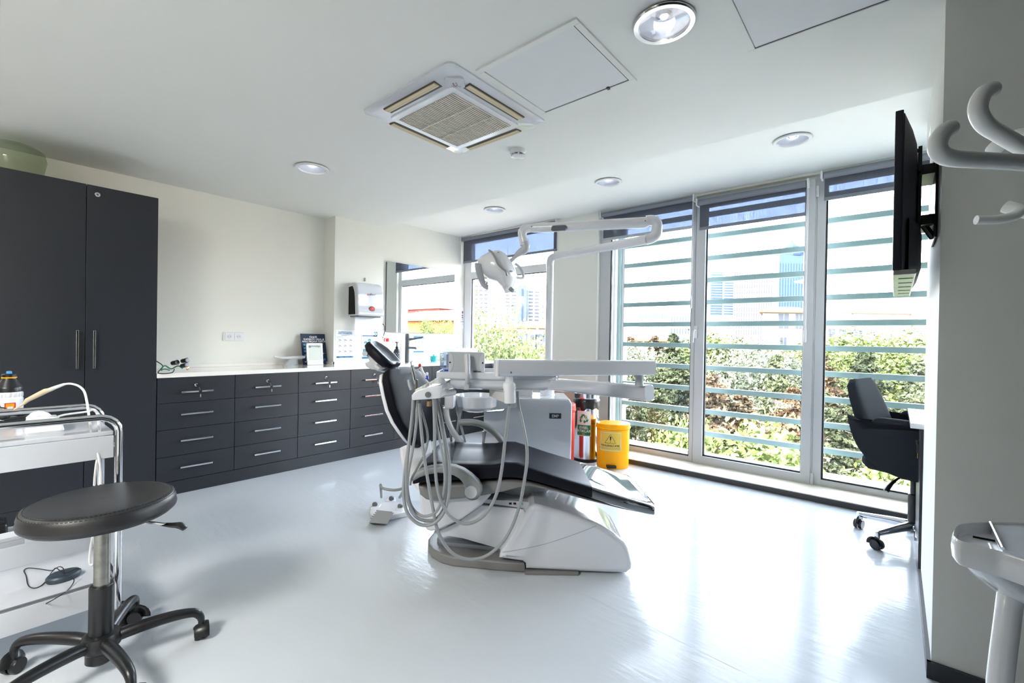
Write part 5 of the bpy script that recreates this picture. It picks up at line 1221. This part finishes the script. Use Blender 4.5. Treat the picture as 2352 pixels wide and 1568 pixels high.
obj('pouch', MB('plast').box((e1.x-.16, -.17, zl_+.0665), (e1.x-.03, e1.y-.05, zl_+.125), .015, 3), t); obj('tag', MB('paper').box((e1.x-.012, -.15, zl_+.0665), (e1.x-.006, e1.y-.02, zl_+.09)), t)
cb = MB('rubber')
for k in range(4): cb.tube(smooth([V((e1.x-.13+.03*k, -.12, zl_+.13)), V((e1.x-.12+.03*k, -.03, zl_+.165)), V((e1.x-.1+.02*k, e1.y-.06, zl_+.13))], 5), .003, 6)
obj('cable', cb, t)
# ================================================================ outside
mk('ground', (118, 114, 106), .95, noise=.25, nscale=.15)
mk('pave', (136, 132, 127), .95)
mk('grass', (120, 142, 80), .95, noise=.3, nscale=.4)
def leafmat(name, a, b, sc_=.35):
    m = mk(name, a, .75); nt = m.node_tree; bs = nt.nodes['Principled BSDF']
    g = nt.nodes.new('ShaderNodeNewGeometry'); oi = nt.nodes.new('ShaderNodeObjectInfo')
    n = nt.nodes.new('ShaderNodeTexNoise'); n.inputs['Scale'].default_value = sc_; n.inputs['Detail'].default_value = 3
    nt.links.new(g.outputs['Position'], n.inputs['Vector'])
    ad = nt.nodes.new('ShaderNodeMath'); ad.operation = 'MULTIPLY_ADD'; ad.inputs[1].default_value = .55; nt.links.new(oi.outputs['Random'], ad.inputs[0]); 
    mm = nt.nodes.new('ShaderNodeMath'); mm.operation = 'MULTIPLY_ADD'; mm.inputs[1].default_value = 2.4; mm.inputs[2].default_value = -.95
    nt.links.new(n.outputs['Fac'], mm.inputs[0]); nt.links.new(mm.outputs[0], ad.inputs[2])
    x = nt.nodes.new('ShaderNodeMix'); x.data_type = 'RGBA'; x.clamp_factor = True
    x.inputs[6].default_value = [s2l(v) for v in a]+[1]; x.inputs[7].default_value = [s2l(v) for v in b]+[1]
    nt.links.new(ad.outputs[0], x.inputs[0]); nt.links.new(x.outputs[2], bs.inputs['Base Color'])
    bs.inputs['Specular IOR Level'].default_value = .08
leafmat('conifer', (28, 35, 28), (76, 82, 58)); leafmat('conifer_dry', (44, 43, 33), (90, 72, 54)); leafmat('leafy', (54, 65, 38), (100, 110, 66)); leafmat('shrub', (66, 80, 44), (112, 124, 70), .8); leafmat('silver', (66, 75, 64), (112, 117, 98))
mk('bark', (98, 84, 70), .95, noise=.3, nscale=6)
mk('rooftile', (120, 70, 48), .9, noise=.12, nscale=3)
mk('stucco', (118, 116, 115), .9); mk('stucco_o', (132, 90, 44), .9); mk('stucco_r', (120, 58, 52), .9)
mk('winglass', (36, 42, 52), .5); mk('towerblue', (54, 68, 94), .8, Specular_IOR_Level=.1); mk('towerdark', (38, 52, 78), .8, Specular_IOR_Level=.1); mk('towerpale', (102, 99, 95), .9, Specular_IOR_Level=.1); mk('towerwin', (62, 63, 70), .8, Specular_IOR_Level=.1); mk('slatwhite', (98, 106, 118), .9, Specular_IOR_Level=.1); mk('towergrey', (62, 68, 80), .9, Specular_IOR_Level=.1)
ZG = -6.3
struct('trim_4', MB('ground').box((-140, 5.2, ZG-1), (120, 400, ZG)).m('pave').box((-40, 26, ZG), (30, 34, ZG+.02)))['label'] = 'ground outside'
def crown(name, n, fn, size, mat, seed):
    rn = random.Random(seed); vs = []; fs = []
    for _ in range(n):
        p, s = fn(rn); s *= size*rn.uniform(.6, 1.3)
        a = V((rn.gauss(0, 1), rn.gauss(0, 1), rn.gauss(0, .7))).normalized(); b = a.cross(V((rn.gauss(0, 1), rn.gauss(0, 1), rn.gauss(0, 1)))).normalized()
        o = len(vs); vs += [p-a*s-b*s*.3, p-b*s*.55, p+a*s, p+b*s*.55]; fs.append((o, o+1, o+2, o+3))
    me = bpy.data.meshes.new(name); me.from_pydata([tuple(v) for v in vs], [], fs); me.materials.append(MATS[mat]); return me
def clumps(rn, k, f):
    return [f(rn) for _ in range(k)]
def mkconifer(seed, mat, n=2600):
    """tiers of drooping branches round a bare-footed stem"""
    rn = random.Random(seed); cl = []
    for k in range(34):
        h = .2+.78*(k/33)+rn.uniform(-.02, .02); rad = (1.04-h)**.8*.40
        for q in range(3):
            a = rn.uniform(0, 2*PI); L = rad*rn.uniform(.55, 1.15)
            for f in (.35, .65, 1): cl.append((V((L*f*math.cos(a), L*f*math.sin(a), h-.03*f)), .012+.022*(1.1-h)*(1.2-f*.4)))
    def fn(r):
        c, s = r.choice(cl); return c+V((r.gauss(0, s), r.gauss(0, s), r.gauss(0, s*.45))), 1
    return crown('crown', n*3, fn, .0215, mat, seed+1)
def mkround(seed, mat, n=2600, low=.25, size=.036):
    rn = random.Random(seed); cl = []
    for _ in range(46):
        d = V((rn.gauss(0, 1), rn.gauss(0, 1), rn.gauss(0, 1))).normalized()*rn.uniform(.55, 1); cl.append((V((d.x*.36, d.y*.36, (low+1)/2+d.z*(1-low)/2*.9)), rn.uniform(.06, .11)))
    def fn(r):
        c, s = r.choice(cl); return c+V((r.gauss(0, s), r.gauss(0, s), r.gauss(0, s*.8))), 1
    return crown('crown', n*3, fn, size*.62, mat, seed+1)
CR = {}
for k in range(3): CR['conifer', k] = mkconifer(10+k, 'conifer'); CR['dry', k] = mkconifer(20+k, 'conifer_dry', 2000)
for k in range(3): CR['leafy', k] = mkround(30+k, 'leafy'); CR['shrub', k] = mkround(40+k, 'shrub', 2200, .02, .05); CR['silver', k] = mkround(50+k, 'silver', 2200, .15)
CR['big', 0] = mkround(60, 'leafy', 12000, .1, .0165); CR['big', 1] = mkround(63, 'leafy', 11000, .05, .0175)
tm_ = MB('bark').tube([V((0, 0, -.02)), V((.004, .002, .3)), V((-.004, .003, .6)), V((0, 0, .9))], [.018, .014, .009, .003], 8)
for a, h in ((0, .35), (2, .45), (4, .4), (1, .6), (3, .55), (5, .5)): tm_.tube([V((0, 0, h)), V((math.cos(a)*.12, math.sin(a)*.12, h+.05)), V((math.cos(a)*.24, math.sin(a)*.24, h+.08))], [.006, .004, .002], 5)
trunk_ = bpy.data.meshes.new('trunk'); trunk_.from_pydata([tuple(p) for p in tm_.v], [], tm_.f); trunk_.materials.append(MATS['bark'])
RT = random.Random(77)
def tree(name, x, y, h, w, kind, label, cat='tree', group=None, zg=ZG, trunk=True):
    t = thing(name, (x, y, zg), label, cat, group); k = RT.choice([q for q in CR if q[0] == kind])
    o = bpy.data.objects.new('foliage', CR[k]); COL.objects.link(o); o.parent = t; o.scale = (w, w, h); o.rotation_euler.z = RT.uniform(0, 6.28); WO[o] = V((x, y, zg))
    if trunk:
        o = bpy.data.objects.new('trunk', trunk_); COL.objects.link(o); o.parent = t; o.scale = (h*.9, h*.9, h); o.rotation_euler.z = RT.uniform(0, 6.28)
    return t
def row(n, x0, x1, y, h, w, kinds, label, group):
    for k in range(n):
        x = x0+(x1-x0)*(k+.5)/n+RT.uniform(-.5, .5); kk = RT.choice(kinds)
        tree('conifer_tree' if kk in ('conifer', 'dry') else 'leafy_tree', x, y+RT.uniform(-1.5, 1.5), h*RT.uniform(.85, 1.12), w*RT.uniform(.85, 1.2), kk, label, 'tree', group)
row(10, -15.5, 1.6, 27.5, 5.4, 5.2, ['conifer', 'conifer', 'conifer', 'conifer', 'dry'], 'dark shaggy tree in the nearest row beyond the tall louvred windows', 'nearest row of trees')
row(9, -19, 2, 37, 7.0, 6.4, ['conifer', 'conifer', 'silver', 'conifer', 'dry'], 'mixed green tree in the second row beyond the tall windows', 'second row of trees')
row(9, -27, 3, 50, 7.6, 7.5, ['leafy', 'conifer', 'silver', 'dry'], 'pale green tree in the third row, reaching towards the rooftops', 'third row of trees')
row(8, -40, 4, 66, 8.0, 10, ['leafy', 'leafy', 'conifer'], 'light green tree in the farthest row below the orange roofs', 'farthest row of trees')
for px, py, d, h, w, lb in ((1567, 1012, 17, 3.0, 3.2, 'bright green shrub outside, low behind the yellow bin side of the fixed pane'), (1775, 1050, 15, 3.2, 4.4, 'large bright green shrub outside, at the foot of the opening sash'), (2058, 1098, 14, 2.8, 3.8, 'bright green shrub outside, behind the legs of the office chair')):
    p = at(px, py, d); tree('shrub', p.x, p.y, (p.z+h*.35)-ZG, w, 'shrub', lb, 'shrub', zg=ZG, trunk=True)
# trees behind the small window
p = at(1122, 760, 16); tree('leafy_tree', p.x, p.y, (at(1122, 688, 16).z-ZG)*1.02, 4.8, 'big', 'big pale green tree filling the left of the small window')
p = at(1200, 800, 21); tree('leafy_tree', p.x, p.y, at(1200, 770, 21).z-ZG, 7.5, 'big', 'rounded green tree low in the small window, in front of the white house')
p = at(1268, 800, 24); tree('leafy_tree', p.x, p.y, at(1268, 775, 24).z-ZG, 3.6, 'leafy', 'narrow green tree behind the lamp pole in the small window')
# ---- houses
def house(name, px0, px1, py_eave, py_roof, py_base, d, dep, wall, label, roofmat='rooftile', wins=None, hip=.3):
    a = at(px0, py_eave, d); b = at(px1, py_eave, d); zb = min(at(px0, py_base, d).z, -2); zr = at((px0+px1)/2, py_roof, d).z; ze = a.z
    t = thing(name, ((a.x+b.x)/2, (a.y+b.y)/2, zb), label, 'house')
    A = V((a.x, a.y, 0)); B = V((b.x, b.y, 0)); dp = V(((A+B).x, (A+B).y, 0)).normalized()*dep
    w = obj('walls', MB(wall).prism([A+Z*zb, B+Z*zb, B+dp+Z*zb, A+dp+Z*zb], Z*(ze-zb)), t)
    e = (B-A).normalized(); L = (B-A).length; o = .5
    r0 = [A-e*o-dp.normalized()*o, B+e*o-dp.normalized()*o, B+e*o+dp+dp.normalized()*o, A-e*o+dp+dp.normalized()*o]
    g0, g1 = A+e*(L*hip)+dp*.5, B-e*(L*hip)+dp*.5
    rf = MB(roofmat); rf.add([p+Z*ze for p in r0]+[p+Z*(ze-.25) for p in r0]+[g0+Z*zr, g1+Z*zr], [[0, 1, 9, 8], [1, 2, 9], [2, 3, 8, 9], [3, 0, 8], [4, 5, 1, 0], [5, 6, 2, 1], [6, 7, 3, 2], [7, 4, 0, 3], [7, 6, 5, 4]])
    obj('roof', rf, t, 10)
    for (u, v, ww, hh) in wins or []:
        c = A+e*(L*u)+Z*(ze-v); obj('window', MB('winglass').obox(c-dp.normalized()*.03, e*ww/2, dp.normalized()*.04, Z*hh/2).m('stucco').obox(c-dp.normalized()*.06, e*.04, dp.normalized()*.03, Z*hh/2), w)
    return t
house('house', 1752, 1868, 713, 697, 800, 62, 14, 'stucco', 'white house with an orange tiled roof and two small windows, beyond the opening sash', wins=[(.42, 1.4, 1.4, 2), (.72, 1.4, .9, 2), (.42, 4.6, .9, 2)])
house('house', 1886, 2135, 738, 716, 790, 78, 20, 'stucco', 'long cream house with a wide orange roof behind the right pane', wins=[(.1, 2.2, 1.2, 2), (.2, 2.2, 1.2, 2), (.35, 2.2, 1.4, 1.6)], hip=.2)
house('house', 1960, 2090, 717, 702, 760, 110, 18, 'stucco', 'pale house with dormered roof on the skyline behind the right pane', wins=[(.3, 1.5, 1.2, 1.2), (.45, 1.5, 1.2, 1.2), (.6, 1.5, 1.2, 1.2)])
house('house', 1428, 1535, 778, 755, 800, 56, 14, 'stucco', 'low house with a broad orange roof behind the fixed pane', hip=.3)
house('house', 1188, 1285, 746, 732, 830, 38, 10, 'stucco', 'white three-storey house with an orange roof in the small window', wins=[(.15, 1.6, .7, 1.6), (.42, 1.6, .7, 1.6), (.75, 1.5, 2.4, 1.5), (.45, 4.6, .8, 1.5), (.75, 6.8, 2.2, 1.6)], hip=.25)
house('house', 1140, 1190, 752, 738, 830, 46, 9, 'stucco', 'smaller white house with an orange roof left of the three-storey house', wins=[(.5, 2, .8, 1.5)])
# ---- towers
def tower(px0, px1, pyt, d, wall, label, nx, ny, winmat, ww=.55, wh=.5, dep=20, steps=None, strip=None, name='tower_block'):
    a = at(px0, pyt, d); b = at(px1, pyt, d); A = V((a.x, a.y, 0)); B = V((b.x, b.y, 0)); e = (B-A).normalized(); L = (B-A).length; n = V(((A+B).x, (A+B).y, 0)).normalized()
    t = thing(name, ((a.x+b.x)/2, (a.y+b.y)/2, ZG), label, 'tower')
    o = obj('tower', MB(wall).prism([A+Z*ZG, B+Z*ZG, B+n*dep+Z*ZG, A+n*dep+Z*ZG], Z*(a.z-ZG)), t)
    H = a.z-ZG; m = MB(winmat)
    for i in range(nx):
        for j_ in range(ny):
            c = A+e*(L*(i+.5)/nx)+Z*(a.z-(H*.9)*(j_+.6)/ny); m.obox(c-n*.1, e*(L/nx*ww/2), n*.2, Z*(H*.9/ny*wh/2))
    obj('windows', m, o)
    if strip: u, wd, mt = strip; obj('stair_tower', MB('towergrey').obox(A+e*(L*u)+Z*(ZG+(H*1.06)/2), e*2.6, n*3, Z*(H*1.06/2)).m(mt).obox(A+e*(L*u)+Z*(ZG+H/2)-n*3, e*(wd*.5), n*.3, Z*(H/2)), o)
    return t, A, B, e, n, a.z
tower(1160, 1240, 664, 260, 'slatwhite', 'white slab tower block with a dark glazed stair strip, in the small window', 6, 16, 'towerwin', .7, .35, strip=(.5, .7, 'towerdark'))
tower(1088, 1122, 650, 300, 'slatwhite', 'white tower block half hidden behind the operating light', 3, 14, 'towerwin', .6, .35)
tower(1243, 1272, 695, 240, 'towerpale', 'low pale block between the slab tower and the pillar', 4, 8, 'towerwin', .6, .4)
tower(1633, 1661, 625, 700, 'towerblue', 'pale blue glass tower at the left of the opening sash skyline', 1, 26, 'slatwhite', .9, .3, 30)
tower(1663, 1686, 640, 690, 'slatwhite', 'white and blue ribbed tower beside the blue glass tower', 1, 24, 'towerblue', .9, .4, 30)
tower(1686, 1776, 622, 640, 'towerpale', 'broad beige tower with vertical window strips, middle of the skyline', 16, 12, 'towerwin', .35, .8, 30)
t, A, B, e, n, zt_ = tower(1790, 1846, 585, 800, 'towerblue', 'tall blue glass tower with a stepped crown and spire', 9, 1, 'towerdark', .25, 1.0, 40)
c = (A+B)/2+n*20; L = (B-A).length
for k, (w_, p0, p1) in enumerate(((.44, 585, 570), (.33, 570, 564))):
    z0_, z1_ = at(1818, p0, 800).z, at(1818, p1, 800).z; obj('crown_tier', MB('towerdark').lathe([(L*w_, z0_), (L*w_, z1_)], V((c.x, c.y, 0)), n=10), t)
obj('spire', MB('towerdark').lathe([(L*.3, at(1818, 566, 800).z), (L*.12, at(1818, 556, 800).z), (L*.03, at(1818, 550, 800).z), (.1, at(1818, 537, 800).z)], V((c.x, c.y, 0)), n=8), t)
tower(1468, 1530, 712, 300, 'slatwhite', 'wide low white building on the skyline behind the fixed pane', 10, 4, 'towergrey', .4, .5, 20)
tower(1540, 1592, 716, 330, 'slatwhite', 'low white building on the skyline next to the first mullion', 8, 3, 'towergrey', .4, .5, 20)
tower(1616, 1690, 724, 200, 'stucco', 'white low building with small windows under the blue tower', 7, 2, 'towergrey', .3, .4, 20)
tower(1930, 2000, 700, 260, 'towerpale', 'pale flat-roofed block on the skyline, upper left of the right pane', 12, 3, 'towergrey', .4, .5, 20)
# houses seen only in the wall mirror: to the right outside
def mirror_house(x, y, w, d_, ze, zr, wall, label):
    t = thing('house', (x, y, ZG), label, 'house'); o = obj('walls', MB(wall).box((x-w/2, y-d_/2, ZG), (x+w/2, y+d_/2, ze)), t)
    r0 = [V((x-w/2-.6, y-d_/2-.6, ze)), V((x+w/2+.6, y-d_/2-.6, ze)), V((x+w/2+.6, y+d_/2+.6, ze)), V((x-w/2-.6, y+d_/2+.6, ze))]
    obj('roof', MB('rooftile').add(r0+[V((x-w/5, y, zr)), V((x+w/5, y, zr))], [[0, 1, 5, 4], [1, 2, 5], [2, 3, 4, 5], [3, 0, 4], [3, 2, 1, 0]]), t, 10)
    for k in range(3):
        obj('window', MB('winglass').box((x-w/2+w*(k+.5)/3-.6, y-d_/2-.05, ze-2.6), (x-w/2+w*(k+.5)/3+.6, y-d_/2+.02, ze-1)), o)
        obj('window', MB('winglass').box((x-w/2-.05, y-d_/2+d_*(k+.5)/3-.6, ze-2.6), (x-w/2+.02, y-d_/2+d_*(k+.5)/3+.6, ze-1)), o)
mirror_house(28, 32, 14, 11, 2.7, 4.1, 'stucco_o', 'orange house with a tiled roof, seen reflected in the wall mirror')
mirror_house(43, 45, 8, 8, 5.2, 6.2, 'stucco_r', 'red house above the orange one, seen reflected in the wall mirror')
tree('leafy_tree', 21.2, 24.1, 9.0, 3.4, 'big', 'green tree in front of the orange house, seen reflected in the wall mirror')
tree('leafy_tree', 19.6, 25.6, 9.4, 3.8, 'big', 'bright green tree right of the orange house, seen reflected in the wall mirror')
# street lamp
p = at(1438, 765, 19)
t = thing('street_lamp', (p.x, p.y, ZG), 'white street lamp on a thin pole outside the fixed pane', 'street lamp')
obj('pole', MB('matwhite').tube([V((p.x, p.y, ZG)), V((p.x, p.y, p.z-.15))], .05, 10), t); obj('lantern', MB('matwhite').ball(V((p.x, p.y, p.z)), (.2, .2, .16)), t)
# ================================================================ light
w = bpy.data.worlds.new('sky'); sc.world = w; w.use_nodes = True; nt = w.node_tree; bg = nt.nodes['Background']
sk = nt.nodes.new('ShaderNodeTexSky'); sk.sky_type = 'NISHITA'; sk.sun_disc = False; sk.sun_elevation = R(52); sk.sun_rotation = R(205); sk.air_density = 1.0; sk.dust_density = 3.0; sk.ozone_density = 1
hs = nt.nodes.new('ShaderNodeHueSaturation'); hs.inputs['Saturation'].default_value = .42
nt.links.new(sk.outputs[0], hs.inputs['Color']); nt.links.new(hs.outputs[0], bg.inputs[0]); bg.inputs[1].default_value = SKY
s = bpy.data.lights.new('sun', 'SUN'); s.energy = SUN; s.angle = R(3); s.color = (1, .96, .9)
so = bpy.data.objects.new('sun', s); COL.objects.link(so); so.rotation_euler = (R(40), 0, R(-25)); so.location = (0, -5, 20)
def portal(c, sx, sz):
    l = bpy.data.lights.new('portal', 'AREA'); l.shape = 'RECTANGLE'; l.size = sx; l.size_y = sz; l.cycles.is_portal = True
    o = bpy.data.objects.new('portal', l); COL.objects.link(o); o.location = c; o.rotation_euler = (R(-90), 0, 0)
portal((-3.8, 4.5, 1.7), 1.5, 1.7); portal((-.75, 4.5, 1.3), 3.4, 2.5)
# recessed downlights, dim, and unseen fill lamps added behind the camera for brightness
for c, r in DLPOS:
    l = bpy.data.lights.new('downlight_bulb', 'POINT'); l.energy = DLW; l.shadow_soft_size = .03; l.color = (1, .95, .88)
    o = bpy.data.objects.new('downlight_bulb', l); COL.objects.link(o); o.location = c+Z*.012
for x, y, f_ in ((-1.12, -1.62, 1.9), (-3.7, -1.5, .35)):
    l = bpy.data.lights.new('fill_lamp', 'AREA'); l.shape = 'DISK'; l.size = .85; l.energy = FILL*f_; l.color = (1, .97, .93)
    o = bpy.data.objects.new('fill_lamp', l); COL.objects.link(o); o.location = (x, y, ZC-.01)
vs = sc.view_settings; vs.view_transform = 'Standard'; vs.look = 'None'; vs.gamma = 1; vs.use_curve_mapping = False; vs.exposure = EXPO
sc.cycles.use_denoising = True
sc.cycles.max_bounces = 8; sc.cycles.diffuse_bounces = 5; sc.cycles.glossy_bounces = 4; sc.cycles.transparent_max_bounces = 12; sc.cycles.transmission_bounces = 4
sc.cycles.sample_clamp_indirect = 8; sc.cycles.caustics_reflective = False; sc.cycles.caustics_refractive = False
sc.cycles.use_adaptive_sampling = True
